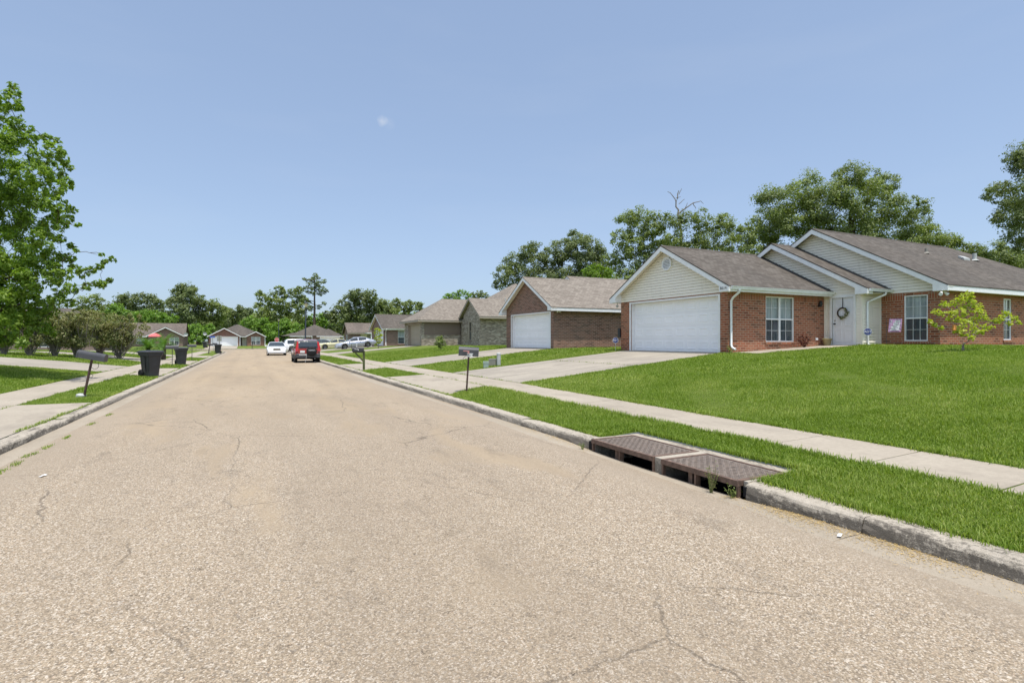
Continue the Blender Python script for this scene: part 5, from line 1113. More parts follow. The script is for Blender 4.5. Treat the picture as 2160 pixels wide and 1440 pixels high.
# white sedan facing us
sed = dict(L=5.35, W=1.98, H=1.44, wb=2.95, wr=.33, xf=1.6, bot=.2, tuck=.07, rw=.7, gs=.25,
    deck=[(-2.7, .78), (-2.5, .95), (-1.5, 1.0), (0, .99), (1.0, .98), (2.0, .88), (2.5, .78), (2.7, .6)], cab=[(-1.9, 1.0), (-1.1, 1.36), (-.6, 1.43), (.2, 1.44), (.45, 1.38), (1.35, .98)],
    pillars=[(-2, -1.25), (-.32, -.2), (.75, 1.4)])
t, bd, hw, dk = car('parked_car', 'white sedan parked facing us behind the red car, chrome grille', 'car', sed, paint_white)
q = Dp(585, 749, 57.5); place(t, q.x, q.y+2.6, R(-91), 0)
put(t, 'grille', 'util_grey', [(2.58, -.36, .56, 2.71, .36, .79)], .03)
m = MB(); [m.box(2.712, -.325+.06*k, .59, 2.718, -.314+.06*k, .76) for k in range(12)]; m.build('grille_bars', K['black'], t); put(t, 'bumper', paint_white, [(2.45, -.86, .28, 2.74, .86, .52)], .06)
for s in (-1, 1):
    m = MB(); m.prism([(2.57, s*.45, .64), (2.36, s*.86, .66), (2.34, s*.86, .78), (2.52, s*.45, .79)], (.06, 0, 0)); m.build('headlight', K['lens'], t); put(t, 'mirror', paint_white, [(.9, s*.97, .96, 1.02, s*1.16, 1.09)]); put(t, 'taillight', 'lens_red', [(-2.68, s*.5, .68, -2.6, s*.85, .85)])
# silver sedan in the drive, nose to the street
s2_ = dict(sed); s2_.update(L=5.25, W=1.9, H=1.46, wb=2.93, wr=.335, xf=1.58)
t, bd, hw, dk = car('parked_car', 'silver four-door sedan standing in a drive, nose towards the street', 'car', s2_, paint_silver, (.42, plain('grey_sill', (.2, .2, .2), .5)))
place(t, 12.55, 73.0, R(180)); t.rotation_euler.y = R(5.2); t.location.z = gz(12.5, 73) + .02
for s in (-1, 1):
    put(t, 'headlight', 'lens', [(2.4, s*.5, .62, 2.56, s*.84, .74)]); put(t, 'taillight', 'lens_red', [(-2.66, s*.5, .7, -2.56, s*.86, .86)]); put(t, 'mirror', paint_silver, [(.9, s*.93, .98, 1.02, s*1.1, 1.1)])
    m = MB(); m.box(-1.9, s*.955, .58, 1.0, s*.962, .61); m.build('side_trim', K['chrome'], t)
    for x in (.55, -.45): m = MB(); m.box(x-.1, s*.945, .84, x+.08, s*.965, .87); m.build('door_handle', K['chrome'], t)
put(t, 'grille', 'chrome', [(2.5, -.4, .56, 2.62, .4, .72)], .02); put(t, 'bumper', plain('silver_bumper', (.32, .34, .38), .4), [(2.4, -.84, .28, 2.66, .84, .5)], .05)
# white estate, beige old saloon and a dark car farther up the drives
wag = dict(suv); wag.update(L=4.9, W=1.9, H=1.75, wb=2.8, wr=.37, xf=1.45, deck=[(-2.45, 1.0), (-2.2, 1.08), (.5, 1.08), (1.0, 1.06), (2.2, 1.0), (2.4, .85), (2.46, .7)], cab=[(-2.4, 1.09), (-2.2, 1.5), (-2.0, 1.7), (-1.2, 1.76), (.1, 1.76), (.45, 1.66), (1.3, 1.06)], pillars=[(-2.5, -1.95), (-.95, -.82), (.12, .22), (.8, 1.35)])
t, bd, hw, dk = car('parked_car', 'white estate off-roader showing its tail between the white sedan and red car', 'car', wag, paint_white); place(t, 6.35, 80.2, R(4), .05)
for s in (-1, 1): put(t, 'taillight', 'lens_red', [(-2.47, s*.7, .85, -2.4, s*.9, 1.15)])
put(t, 'bumper', 'util_grey', [(-2.52, -.85, .4, -2.3, .85, .62)], .05)
old = dict(sed); old.update(L=5.4, W=1.95, wr=.34, deck=[(-2.7, .72), (-2.55, .88), (-1.3, .93), (0, .93), (.9, .93), (2.2, .9), (2.62, .86), (2.7, .6)], cab=[(-1.6, .94), (-1.1, 1.3), (-.7, 1.38), (.1, 1.39), (.35, 1.32), (.95, .93)])
t, bd, hw, dk = car('parked_car', 'old beige saloon parked behind the silver sedan', 'car', old, paint_beige); place(t, 11.3, 83, R(180)); t.rotation_euler.y = R(4)
put(t, 'bumper', 'chrome', [(2.6, -.9, .42, 2.76, .9, .54)], .03)
for s in (-1, 1): put(t, 'headlight', 'lens', [(2.62, s*.55, .62, 2.72, s*.85, .76)]); m = MB(); m.box(-2.4, s*.985, .55, 2.4, s*.995, .58); m.build('side_trim', K['chrome'], t)
t, bd, hw, dk = car('parked_car', 'dark green car half hidden behind the red car and beige saloon', 'car', s2_, paint_green); place(t, 10.0, 92, R(178))
for s in (-1, 1): put(t, 'headlight', 'lens', [(2.4, s*.5, .62, 2.56, s*.84, .74)])
# ------------------------------------------------------------------ trees and plants
def ground_hit(u, v):
    r = ray(u, v); lo = 1.
    for d in np.arange(2, 140, .05):
        if 1.6 + r[2]*d <= gz(r[0]*d, r[1]*d): return Vector((r[0]*d, r[1]*d, 1.6+r[2]*d))
    return Dp(u, v, 100)
def leaf_quads(C, Nn, s, rg, asp=.55):
    n = len(C); Nn = Nn/np.maximum(np.linalg.norm(Nn, axis=1, keepdims=True), 1e-6); a = rg.normal(size=(n, 3)); t = np.cross(Nn, a); t /= np.maximum(np.linalg.norm(t, axis=1, keepdims=True), 1e-6); b = np.cross(Nn, t)
    s = (np.asarray(s)*np.ones(n)*rg.uniform(.65, 1.3, n))[:, None]
    V = np.stack([C + t*s*.5, C + b*s*.5*asp + t*s*.06, C - t*s*.5, C - b*s*.5*asp + t*s*.06], 1).reshape(-1, 3)
    return V, np.arange(n*4).reshape(-1, 4)
def crown_points(lobes, s, dens, rg, subr=.36, flat=.72, smin=0.):
    """leaf centres and normals: every lobe is a cloud of small flattened sprays with gaps between them"""
    Cs, Ns = [], []
    for c, r in lobes:
        nsub = 26; ntot = int(2.6*dens*(r/s)**2) + 20
        w = rg.uniform(.4, 1.6, nsub); w /= w.sum(); d = rg.normal(size=(nsub, 3)); d /= np.linalg.norm(d, axis=1, keepdims=True)
        sc = np.asarray(c) + d*np.array([1, 1, .9])*(r*rg.uniform(.35, 1., nsub)**.6)[:, None]; sr = r*subr*rg.uniform(.6, 1.35, nsub)
        k = rg.choice(nsub, ntot, p=w); g = rg.normal(size=(ntot, 3)); g /= np.linalg.norm(g, axis=1, keepdims=True)
        off = g*(rg.uniform(0, 1, ntot)**.45)[:, None]*np.array([1, 1, flat]); C = sc[k] + off*sr[k][:, None]
        Cs.append(C); Ns.append(off*.8 + d[k]*.35 + np.array([0, 0, .55]) + rg.normal(size=(ntot, 3))*.45)
    return np.concatenate(Cs), np.concatenate(Ns)
def limb(mb, a, b, r0, r1, rg, n=5, wob=.08, sag=0.):
    a, b = Vector(a), Vector(b); L = (b-a).length; pts = []
    for k in range(n+1):
        f = k/n; p = a.lerp(b, f) + Vector(rg.normal(size=3))*wob*L*math.sin(math.pi*f)*.6; p.z += sag*L*math.sin(math.pi*f); pts.append(p)
    mb.tube(pts, [r0+(r1-r0)*k/n for k in range(n+1)], 7)
    return pts
FAR = 1.35
def tree(name, label, group, mat, d, trunk, lobes, leafpx=4., dens=12., seed=1, cat='tree', tr=None, bark='bark', deep=.7, base=None, asp=.55, flat=.72, subr=.36, twig=True, smin=0.):
    """lobes: (u, v, radius) as seen, turned into places at distance d with their own depth; trunk: (u of the foot, v where the crown starts)"""
    rg = np.random.default_rng(seed); pxm = d/_f
    b = Vector(base) if base is not None else Dp(trunk[0], 718, d)
    if base is None: b.z = max(.1, min(1.3, gz(b.x, b.y))) - .05
    t = empty(name, b, 0, label, cat, group); W = []
    for q in lobes:
        u, v, r = q[:3]; o = q[3] if len(q) > 3 else rg.uniform(-1, 1)*deep*max(l[2] for l in lobes)*pxm
        c = Dp(u, v, d) ; f = Vector((_s, _c, 0)); dd = d + o; c = Dp(u, v, dd); W.append((c, r*pxm*dd/d))
    sl = leafpx*pxm*(1.25 if d > 95 else 1); C, N_ = crown_points([(np.array(c - b), r) for c, r in W], sl, dens*(2.1 if d > 95 else 1.5), rg, subr*(1.35 if d > 95 else 1.1 if d > 40 else 1), flat, smin)
    C[:, 2] = np.maximum(C[:, 2], .05); V, Fq = leaf_quads(C, N_, sl, rg, asp); npmesh('crown', V, Fq, K[mat], t)
    mb = MB(); r0 = tr or max(.12, .012*d*.5); fork = Dp(trunk[0] + (0), trunk[1], d) - b
    if len(trunk) > 2: fork = Dp(trunk[2], trunk[1], d) - b
    pts = limb(mb, (0, 0, -.2), fork, r0, r0*.62, rg, 6, .02)
    order = sorted(W, key=lambda q: (q[0]-b-fork).length); done = [(pts[-1], r0*.5), (pts[-2], r0*.55)]
    for c, r in order:          # every limb springs from the nearest limb already grown
        e = c - b; p0, rp = min(done, key=lambda q: (q[0]-e).length + (.9*max(0, q[0].z-e.z)) + .25*(q[0]-fork).length)
        ra = min(rp*.75, r0*.4); q = limb(mb, p0, e, ra, max(ra*.35, .008), rg, 5, .09, .05)
        done += [(q[3], ra*.6), (q[5], max(ra*.4, .012))]
        if twig:
            for k in range(3): limb(mb, q[3], e + Vector(rg.normal(size=3))*r*.38, ra*.3, ra*.1, rg, 3, .1)
    mb.build('trunk', K[bark], t, world=False)
    return t
GB, GE = 'trees behind the right-hand houses', 'trees beyond the end of the street'
tree('oak_tree', 'broad tall oak with open crown rising behind the nearest cream gabled house', GB, 'leaf_oak', 52, (1795, 470), [(1650, 430, 50), (1700, 405, 42), (1690, 455, 55), (1745, 425, 45), (1790, 372, 32), (1835, 385, 34), (1800, 410, 50), (1850, 430, 46), (1870, 390, 26), (1880, 470, 55), (1790, 480, 60), (1735, 490, 50), (1625, 475, 40), (1660, 500, 50), (1930, 435, 26), (1935, 470, 30), (1920, 510, 36), (1850, 515, 46), (1605, 505, 32), (1760, 530, 45)], 4.2, 9.5, 11, tr=.42)
tree('oak_tree', 'rounded green tree just right of the tall oak, over the long roof', GB, 'leaf_olive', 50, (1985, 560), [(1965, 500, 34), (1990, 520, 34), (2020, 530, 32), (2045, 530, 22), (1985, 555, 36), (2030, 560, 34), (1950, 540, 30), (2068, 552, 24), (2062, 578, 28), (1925, 520, 28)], 4.2, 10, 12)
tree('oak_tree', 'dark ragged tree entering the picture at the right edge', GB, 'leaf_dark', 44, (2235, 500), [(2150, 345, 28), (2175, 325, 40), (2115, 405, 26), (2095, 408, 18), (2150, 410, 40), (2140, 455, 34), (2110, 462, 20), (2165, 480, 40), (2160, 510, 30), (2220, 400, 70), (2230, 470, 70), (2210, 330, 55), (2250, 290, 60), (2290, 420, 80)], 4.4, 9, 13, tr=.4)
tree('oak_tree', 'low leafy tree below the dark ragged tree at the right edge', GB, 'leaf_oak', 56, (2120, 580), [(2090, 530, 28), (2115, 545, 34), (2080, 555, 24), (2145, 560, 34), (2110, 575, 34), (2180, 550, 45), (2190, 590, 45), (2060, 585, 22)], 4.2, 11, 14)
tree('oak_tree', 'airy light green tree between the two garage gables', GB, 'leaf_olive', 52, (1378, 560), [(1325, 470, 26), (1350, 455, 22), (1375, 475, 28), (1398, 470, 22), (1345, 490, 26), (1305, 500, 20), (1310, 535, 26), (1330, 515, 26), (1365, 510, 26), (1395, 505, 24), (1345, 550, 28), (1300, 565, 20), (1380, 545, 24), (1410, 520, 18), (1288, 592, 22), (1284, 548, 16), (1318, 588, 26), (1350, 580, 26)], 4.2, 9, 15, tr=.3)
tree('oak_tree', 'thin dark tree with bare twigs above the garage ridge', GB, 'leaf_oak', 50, (1500, 560), [(1438, 470, 26), (1455, 500, 28), (1480, 462, 24), (1510, 478, 26), (1530, 468, 22), (1495, 505, 30), (1550, 490, 24), (1575, 500, 26), (1540, 520, 30), (1590, 480, 20), (1425, 505, 22), (1580, 530, 26), (1470, 530, 26)], 4.2, 8.5, 16, tr=.32)
tree('oak_tree', 'dense dark oak behind the tan roofed brick house', GB, 'leaf_dark', 74, (1190, 600), [(1208, 505, 20), (1225, 520, 28), (1190, 525, 28), (1250, 515, 22), (1265, 540, 24), (1240, 555, 34), (1200, 560, 38), (1160, 545, 30), (1130, 530, 22), (1108, 535, 20), (1110, 560, 30), (1080, 555, 24), (1062, 580, 22), (1085, 590, 26), (1140, 585, 34), (1180, 595, 34), (1230, 590, 34), (1270, 580, 26), (1052, 600, 14), (1120, 600, 28)], 4., 11, 17, tr=.5)
tree('small_tree', 'bright lime green small tree over the tan ridge', GB, 'leaf_lime', 46, (1258, 590), [(1240, 572, 12), (1258, 566, 13), (1275, 572, 12), (1250, 582, 14), (1285, 580, 11), (1270, 588, 12)], 4., 12, 18)
tree('small_tree', 'small light green tree top over the hipped roof, left of its ridge end', GB, 'leaf_bright', 88, (958, 640), [(945, 626, 9), (958, 624, 10), (972, 618, 9), (985, 622, 9), (965, 634, 11), (940, 634, 9), (985, 634, 9)], 3.4, 11, 19)
tree('small_tree', 'small dark green tree top between the mottled brick gable and hipped ridge', GB, 'leaf_oak', 90, (1010, 640), [(998, 622, 8), (1012, 620, 9), (1024, 624, 8), (1008, 630, 9), (1030, 630, 7)], 3.4, 11, 20)
# the dead snag
t = empty('dead_tree', Dp(1446, 718, 50) , 0, 'bare dead tree top standing above the garage ridge', 'tree', GB); t.location.z = 1.0
mb = MB(); rg = np.random.default_rng(4); b = t.location
P = lambda u, v, o=0: Dp(u, v, 50+o) - b
limb(mb, (0, 0, 0), P(1430, 452), .2, .1, rg, 6, .02)
for a, q, r0 in (((1430, 452), (1426, 425), .09), ((1426, 425), (1432, 402), .06), ((1426, 425), (1414, 407), .05), ((1430, 452), (1462, 428), .07), ((1462, 428), (1478, 424), .045), ((1462, 428), (1468, 440), .04), ((1432, 410), (1438, 398), .035), ((1426, 418), (1436, 415), .03), ((1414, 407), (1408, 404), .03), ((1445, 441), (1450, 428), .035), ((1432, 430), (1444, 420), .035), ((1478, 424), (1484, 430), .025)):
    limb(mb, P(*a), P(*q), r0, r0*.6, rg, 3, .08)
mb.build('trunk', K['barkgrey'], t, world=False)
# trees beyond the end of the street
tree('oak_tree', 'tall dense rounded tree with an ivy dark crown, left of the end house', GE, 'leaf_dark', 150, (392, 690), [(385, 612, 16), (398, 608, 14), (375, 622, 16), (410, 622, 17), (395, 632, 22), (420, 640, 14), (372, 642, 18), (400, 655, 24), (420, 660, 16), (375, 668, 18), (395, 680, 22), (358, 636, 8)], 3.4, 11, 21)
tree('oak_tree', 'wide dark oak wood edge above the brown roofed left house', GE, 'leaf_dark', 170, (300, 680), [(255, 632, 14), (275, 630, 14), (296, 628, 13), (318, 632, 14), (335, 640, 12), (265, 648, 18), (300, 648, 20), (330, 656, 18), (245, 652, 16), (285, 664, 20), (345, 662, 12)], 3.2, 11, 22)
tree('bushy_tree', 'bright green bushy trees in leaf directly over the brown left roof', GE, 'leaf_bright', 140, (320, 700), [(285, 668, 12), (305, 664, 13), (325, 666, 13), (345, 670, 12), (362, 674, 12), (300, 682, 14), (335, 685, 14), (275, 684, 12), (360, 690, 12)], 3.4, 11, 23)
tree('bushy_tree', 'light green tree behind the shrub row and pale house roof', GE, 'leaf_bright', 105, (245, 700), [(225, 652, 14), (245, 655, 16), (262, 662, 14), (235, 672, 16), (258, 680, 15), (275, 676, 12), (215, 668, 12)], 3.6, 11, 24)
tree('bushy_tree', 'yellow green tree over the pale gable, next to the big left tree', GE, 'leaf_olive', 70, (190, 690), [(170, 640, 16), (195, 632, 16), (215, 640, 13), (180, 655, 16), (205, 655, 14), (160, 660, 14)], 4., 10, 25)
tree('oak_tree', 'mid green tree with a ragged top immediately left of the end house roof', GE, 'leaf_oak', 152, (445, 700), [(435, 645, 12), (450, 640, 12), (465, 648, 12), (440, 665, 16), (462, 668, 16), (432, 685, 14), (452, 690, 16), (475, 662, 10)], 3.4, 11, 26)
tree('oak_tree', 'low far dark tree right behind the end house ridge', GE, 'leaf_dark', 175, (500, 690), [(478, 655, 9), (490, 660, 10), (505, 652, 9), (515, 662, 11), (495, 674, 12), (528, 655, 9), (520, 678, 12), (480, 680, 12)], 3.2, 11, 27)
tree('bushy_tree', 'bright bushy trees at the left flank of the end house', GE, 'leaf_bright', 128, (420, 715), [(398, 700, 14), (415, 695, 14), (430, 703, 13), (442, 690, 10), (405, 714, 10), (425, 716, 9), (392, 712, 9)], 3.4, 11, 28)
tree('bushy_tree', 'bright bushy trees behind the end house, right half', GE, 'leaf_bright', 142, (545, 700), [(520, 682, 12), (538, 676, 13), (556, 680, 12), (545, 695, 14), (568, 692, 12), (575, 706, 12), (560, 712, 12), (510, 690, 8)], 3.4, 11, 29)
tree('oak_tree', 'tall loose light green tree over the stop sign', GE, 'leaf_olive', 150, (572, 690), [(545, 618, 8), (555, 628, 12), (575, 625, 12), (590, 612, 11), (602, 620, 10), (565, 645, 17), (590, 640, 16), (555, 660, 14), (580, 662, 17), (600, 655, 13), (545, 645, 9), (565, 682, 14), (595, 680, 14)], 3.4, 9.5, 30)
tree('oak_tree', 'slim dark tree between the loose light tree and the pine', GE, 'leaf_oak', 150, (628, 690), [(618, 615, 9), (632, 612, 10), (625, 630, 13), (640, 632, 11), (615, 645, 11), (635, 650, 13), (622, 665, 12), (640, 672, 11), (610, 662, 8), (650, 650, 8)], 3.4, 9, 31)
tree('bushy_tree', 'rounded bright green trees filling behind the stop sign and white car', GE, 'leaf_bright', 145, (600, 715), [(585, 690, 14), (600, 684, 14), (612, 696, 13), (590, 708, 14), (608, 712, 12), (622, 690, 11), (628, 706, 10), (575, 715, 10)], 3.4, 11, 32)
tree('bushy_tree', 'lime bushy trees over the far hipped roof', GE, 'leaf_bright', 160, (668, 700), [(650, 680, 10), (662, 672, 11), (676, 668, 11), (688, 678, 10), (670, 686, 12), (640, 690, 9), (695, 690, 9)], 3.4, 11, 33)
tree('oak_tree', 'broad dark oak crown behind the brown porch house roof', GE, 'leaf_dark', 152, (765, 690), [(750, 618, 12), (765, 622, 14), (785, 625, 14), (740, 632, 15), (725, 645, 14), (760, 642, 20), (790, 645, 18), (712, 655, 14), (735, 662, 20), (770, 666, 20), (800, 655, 14), (700, 668, 12), (705, 685, 14), (690, 662, 8), (740, 684, 18), (795, 672, 14)], 3.4, 11, 34, tr=.6)
tree('oak_tree', 'olive oak right of the broad dark crown, over the dull brick gable', GE, 'leaf_oak', 140, (835, 680), [(808, 638, 10), (820, 645, 13), (838, 640, 11), (850, 648, 11), (830, 660, 14), (862, 640, 8), (872, 646, 11), (860, 662, 13), (885, 642, 8), (890, 656, 10), (880, 668, 11), (812, 668, 12)], 3.4, 11, 35)
# the pine
t = empty('pine_tree', Dp(663, 718, 140), 0, 'tall thin pine with a bare lower trunk above the street lamp', 'tree', GE); t.location.z = .3; b = t.location; rg = np.random.default_rng(9); mb = MB(); d_ = 140
P = lambda u, v, o=0: Dp(u, v, d_+o) - b
limb(mb, (0, 0, 0), P(664, 582), .42, .1, rg, 9, .006); lob = [(665, 582, 7), (662, 591, 8), (650, 591, 6), (641, 588, 4), (672, 597, 8), (683, 593, 6), (655, 603, 9), (645, 607, 6), (668, 607, 9), (681, 609, 7), (690, 613, 4), (660, 616, 8), (676, 618, 7), (684, 617, 4), (648, 615, 5), (672, 586, 4), (640, 632, 5), (652, 638, 6), (672, 648, 6), (684, 640, 5), (655, 650, 7)]
for u, v, r in lob: limb(mb, P(663.5, v+4), P(u, v, rg.uniform(-1.5, 1.5)), .09, .03, rg, 3, .05)
mb.build('trunk', K['bark'], t, world=False)
C, N_ = crown_points([(np.array(P(u, v, rg.uniform(-1.8, 1.8))), r*d_/_f) for u, v, r in lob], .36, 15, rg, .42, .5); V, Fq = leaf_quads(C, N_, .36, rg, .5); npmesh('crown', V, Fq, K['leaf_pine'], t)

# the unbroken wood behind the farthest houses reads as one mass
rg = np.random.default_rng(77); lob = []
for u in np.arange(-260, 930, 9.):
    top = 664 + 7*math.sin(u*.021) + 5*math.sin(u*.057+1) + rg.uniform(-5, 5)
    for v in np.arange(top+8, 716, 11.): lob.append((np.array(Dp(u+rg.uniform(-5, 5), v+rg.uniform(-4, 4), 195+rg.uniform(-8, 8))), rg.uniform(9, 13)*195/_f))
C, N_ = crown_points(lob, .95, 9, rg, .5); V, Fq = leaf_quads(C, N_, .95, rg); tag(npmesh('woodland', V, Fq, K['leaf_oak']), kind='stuff')
# the big tree at the left edge
L_ = [(27, 182, 9), (30, 196, 12), (18, 212, 20), (38, 225, 11), (8, 245, 30), (35, 262, 15), (-10, 290, 40), (25, 300, 34), (60, 292, 17), (66, 272, 6), (98, 290, 12), (120, 296, 7), (108, 318, 22), (80, 335, 24), (130, 335, 16), (145, 352, 8), (110, 362, 26), (60, 365, 38), (10, 380, 50), (140, 385, 12), (112, 398, 24), (150, 395, 5), (60, 425, 42), (120, 432, 22), (5, 450, 52), (95, 455, 30), (150, 442, 10), (142, 462, 13), (120, 475, 17), (165, 475, 6), (55, 485, 44), (90, 505, 24), (125, 505, 12), (150, 518, 9), (160, 528, 5), (20, 530, 48), (70, 545, 38), (115, 545, 24), (145, 545, 12), (10, 590, 52), (80, 590, 40), (125, 580, 26), (160, 568, 14), (178, 576, 12), (195, 568, 9), (208, 561, 8), (222, 552, 7), (215, 538, 5), (236, 546, 7), (205, 597, 10), (218, 600, 9), (232, 591, 6), (182, 603, 11), (150, 610, 15), (120, 625, 20), (60, 635, 44), (5, 650, 46), (95, 650, 26), (40, 685, 34), (80, 688, 20), (5, 710, 28), (105, 700, 13), (45, 722, 14), (145, 640, 11)]
off = [(-60, 300, 60), (-90, 400, 80), (-120, 520, 90), (-60, 560, 70), (-150, 620, 80), (-70, 660, 70), (-60, 460, 70), (-40, 230, 35), (-200, 560, 70)]
bt = tree('shade_tree', 'large leafy tree filling the left edge, branches reaching over the shrubs', None, 'leaf_near', 19., (-45, 640, -25), L_ + off, 8.6, 15, 41, deep=.75, base=(-8.7, 25.4, .35), tr=.2, bark='bark', asp=.42, subr=.3, flat=.95)
# row of tall vase-shaped shrubs on the left
GS = 'row of tall shrubs behind the left drive'
names = ['leftmost tall shrub of the row, cut by the picture edge under the big tree', 'second tall shrub from the left, half under the big tree leaves', 'third tall shrub from the left, lower and greener', 'fourth tall shrub from the left, dark and dense with brown tips', 'fifth tall shrub from the left, between the dense one and the vase shaped one', 'last tall shrub on the right of the row, vase shaped with bare stems']
for i, (u, v, top, wd) in enumerate([(9, 747, 672, 36), (62, 750, 665, 34), (115, 752, 662, 36), (164, 754, 657, 40), (212, 751, 660, 38), (250, 757, 664, 44)]):
    p = ground_hit(u, v); d = p.x*_s + p.y*_c; pxm = d/_f; rg = np.random.default_rng(60+i); t = empty('tall_shrub', p, 0, names[i], 'shrub', GS); H = (v-top)*pxm; lob = []
    for k in range(40):
        a = rg.uniform(0, 6.28); f = rg.uniform(.12, 1); rad = wd*pxm*(.30+.62*f**.7)*rg.uniform(.15, .95); lob.append((np.array([rad*math.cos(a), rad*math.sin(a), H*(.2+.7*f)]), H*rg.uniform(.08, .135)))
    for k in range(16): a = rg.uniform(0, 6.28); rad = wd*pxm*rg.uniform(.1, .95); lob.append((np.array([rad*math.cos(a), rad*math.sin(a), H*rg.uniform(.86, 1.06)-rad*.12]), H*rg.uniform(.03, .06)))
    if i == 5: lob += [(np.array([.9*_c, -.9*_s, H*.72])*1.05, .22), (np.array([1.5*_c, -1.5*_s, H*.74]), .2), (np.array([1.9*_c, -1.9*_s, H*.70]), .2), (np.array([1.4*_c, -1.4*_s, H*.55]), .2), (np.array([1.75*_c, -1.75*_s, H*.82]), .14)]
    C, N_ = crown_points(lob, .11, 12, rg, .55, .9); V, Fq = leaf_quads(C, N_, .11, rg); npmesh('crown', V, Fq, K['leaf_shrub'], t); mb = MB()
    for c, r in lob: limb(mb, (rg.normal()*.05, rg.normal()*.05, -.05), c, .022, .006, rg, 5, .07, -.04)
    mb.build('stem', K['barkgrey'], t, world=False)
# sago palms behind the first bin
for i, (u, v, d, lab, n) in enumerate(((313, 737, 38, 'sago palm with arching fronds, left one of two behind the nearest bin', 34), (345, 728, 40, 'taller sago palm, right one of two behind the nearest bin', 36))):
    c = Dp(u, v, d); t = empty('sago_palm', (c.x, c.y, gz(c.x, c.y)), 0, lab, 'palm', 'sago palms'); h = c.z - t.location.z; rg = np.random.default_rng(80+i); Vs, Fs = [], []; mb = MB()
    mb.lathe([(.14, -.1), (.17, h*.5), (.13, h), (0, h+.06)], (0, 0, 0), 'z', 10); mb.build('trunk', K['bark'], t, world=False)
    for k in range(n):
        az = rg.uniform(0, 6.28); el = rg.uniform(-.15, 1.35); L = rg.uniform(1.05, 1.4); p = np.array([0, 0, h]); dirv = np.array([math.cos(az)*math.cos(el), math.sin(az)*math.cos(el), math.sin(el)]); side = np.array([-math.sin(az), math.cos(az), 0]); ns = 15
        for q in range(ns):
            f = q/ns; dv = dirv - np.array([0, 0, 1.5*f*f]); dv /= np.linalg.norm(dv); p2 = p + dv*L/ns; up = np.cross(dv, side); up /= np.linalg.norm(up)
            ll = .34*math.sin(math.pi*min(1, .18+f*.8))
            for s in (-1, 1):
                tip = p + dv*L*.05 + (side*s*ll + up*ll*.25*(1 if up[2] > 0 else -1)) + dv*ll*.6; bb = len(Vs); Vs += [p, p + dv*.035, tip, p - dv*.01]; Fs.append((bb, bb+1, bb+2, bb+3))
            bb = len(Vs); Vs += [p - side*.008, p + side*.008, p2 + side*.006, p2 - side*.006]; Fs.append((bb, bb+1, bb+2, bb+3)); p = p2
    npmesh('fronds', Vs, Fs, K['leaf_palm'], t)
# young tree on the near lawn
p = ground_hit(2031, 741); d = p.x*_s + p.y*_c
lob = [(2042, 622, 11), (2024, 630, 10), (2008, 640, 9), (1992, 641, 8), (2060, 640, 10), (2040, 645, 12), (2030, 660, 13), (2062, 657, 11), (1974, 658, 8), (1988, 661, 7), (2010, 660, 9), (2052, 674, 13), (2075, 672, 9), (2084, 688, 9), (2060, 695, 12), (2036, 682, 12), (2020, 695, 9), (2035, 703, 9), (2100, 676, 8), (2112, 670, 7), (2124, 661, 7), (2138, 670, 7), (2150, 680, 6), (2130, 682, 6), (1963, 678, 6), (1972, 685, 5), (1984, 691, 5), (2075, 700, 7), (2050, 712, 6), (2000, 672, 7), (2044, 632, 8), (2070, 650, 6), (2015, 675, 7)]
yt = tree('young_tree', 'yellow green young tree with spreading bare stems on the near lawn', None, 'leaf_young', d, (2031, 728), lob, 6.6, 5.2, 42, deep=1.6, base=p, tr=.05, bark='barkgrey', flat=.5, subr=.5, twig=False)
c = Dp(2013, 691, d-.1); t = empty('bird_feeder', c, 0, 'small orange feeder hanging in the young lawn tree', 'feeder'); m = MB(); m.lathe([(.0, .10), (.04, .08), (.055, .06), (.05, -.06), (.06, -.075), (0, -.09)], (0, 0, 0), 'z', 10); m.build('body', K['orange'], t, world=False); m = MB(); m.tube([(0, 0, .1), (0, .01, .28)], .004, 5); m.build('hook', K['black'], t, world=False)
p = ground_hit(928, 738); d = p.x*_s + p.y*_c
tree('small_shrub', 'little round shrub on the lawn before the mottled brick house', None, 'leaf_olive', d, (928, 735), [(925, 715, 6), (934, 718, 6), (928, 722, 7), (921, 724, 5), (937, 726, 5), (930, 711, 4), (929, 730, 5)], 2.6, 12, 43, 'shrub', base=p, tr=.03, twig=False)
p = ground_hit(798, 735); d = p.x*_s + p.y*_c
tree('young_tree', 'slender yellow green tree before the dull brick house, behind the silver sedan', None, 'leaf_young', d, (798, 725), [(794, 694, 4), (800, 698, 5), (793, 703, 5), (803, 706, 5), (797, 711, 6), (792, 715, 4), (803, 716, 5), (798, 722, 5), (793, 727, 4)], 2.6, 8, 44, base=p, tr=.04, twig=False)
# brown dried plant by the front window, weed by the downspout, weed in the drain mouth
def weed(label, loc, mat, n, h, seed, cat='plant', name='weed', spread=.5, sz=.03, leaf=True):
    rg = np.random.default_rng(seed); t = empty(name, loc, 0, label, cat); mb = MB(); Cs, Ns = [], []
    for k in range(n):
        a = rg.uniform(0, 6.28); e = Vector((math.cos(a)*spread*h*rg.uniform(.1, 1), math.sin(a)*spread*h*rg.uniform(.1, 1), h*rg.uniform(.45, 1)))
        q = limb(mb, (0, 0, -.02), e, .003+.004*h, .0015, rg, 5, .06, .05)
        for j in range(5): Cs.append(np.array(q[rg.integers(2, 6)]) + rg.normal(size=3)*.02); Ns.append(rg.normal(size=3) + np.array([0, 0, .5]))
    mb.build('stem', K[mat], t, world=False); V, Fq = leaf_quads(np.array(Cs), np.array(Ns), sz, rg, .4); npmesh('leaves', V, Fq, K[mat], t)
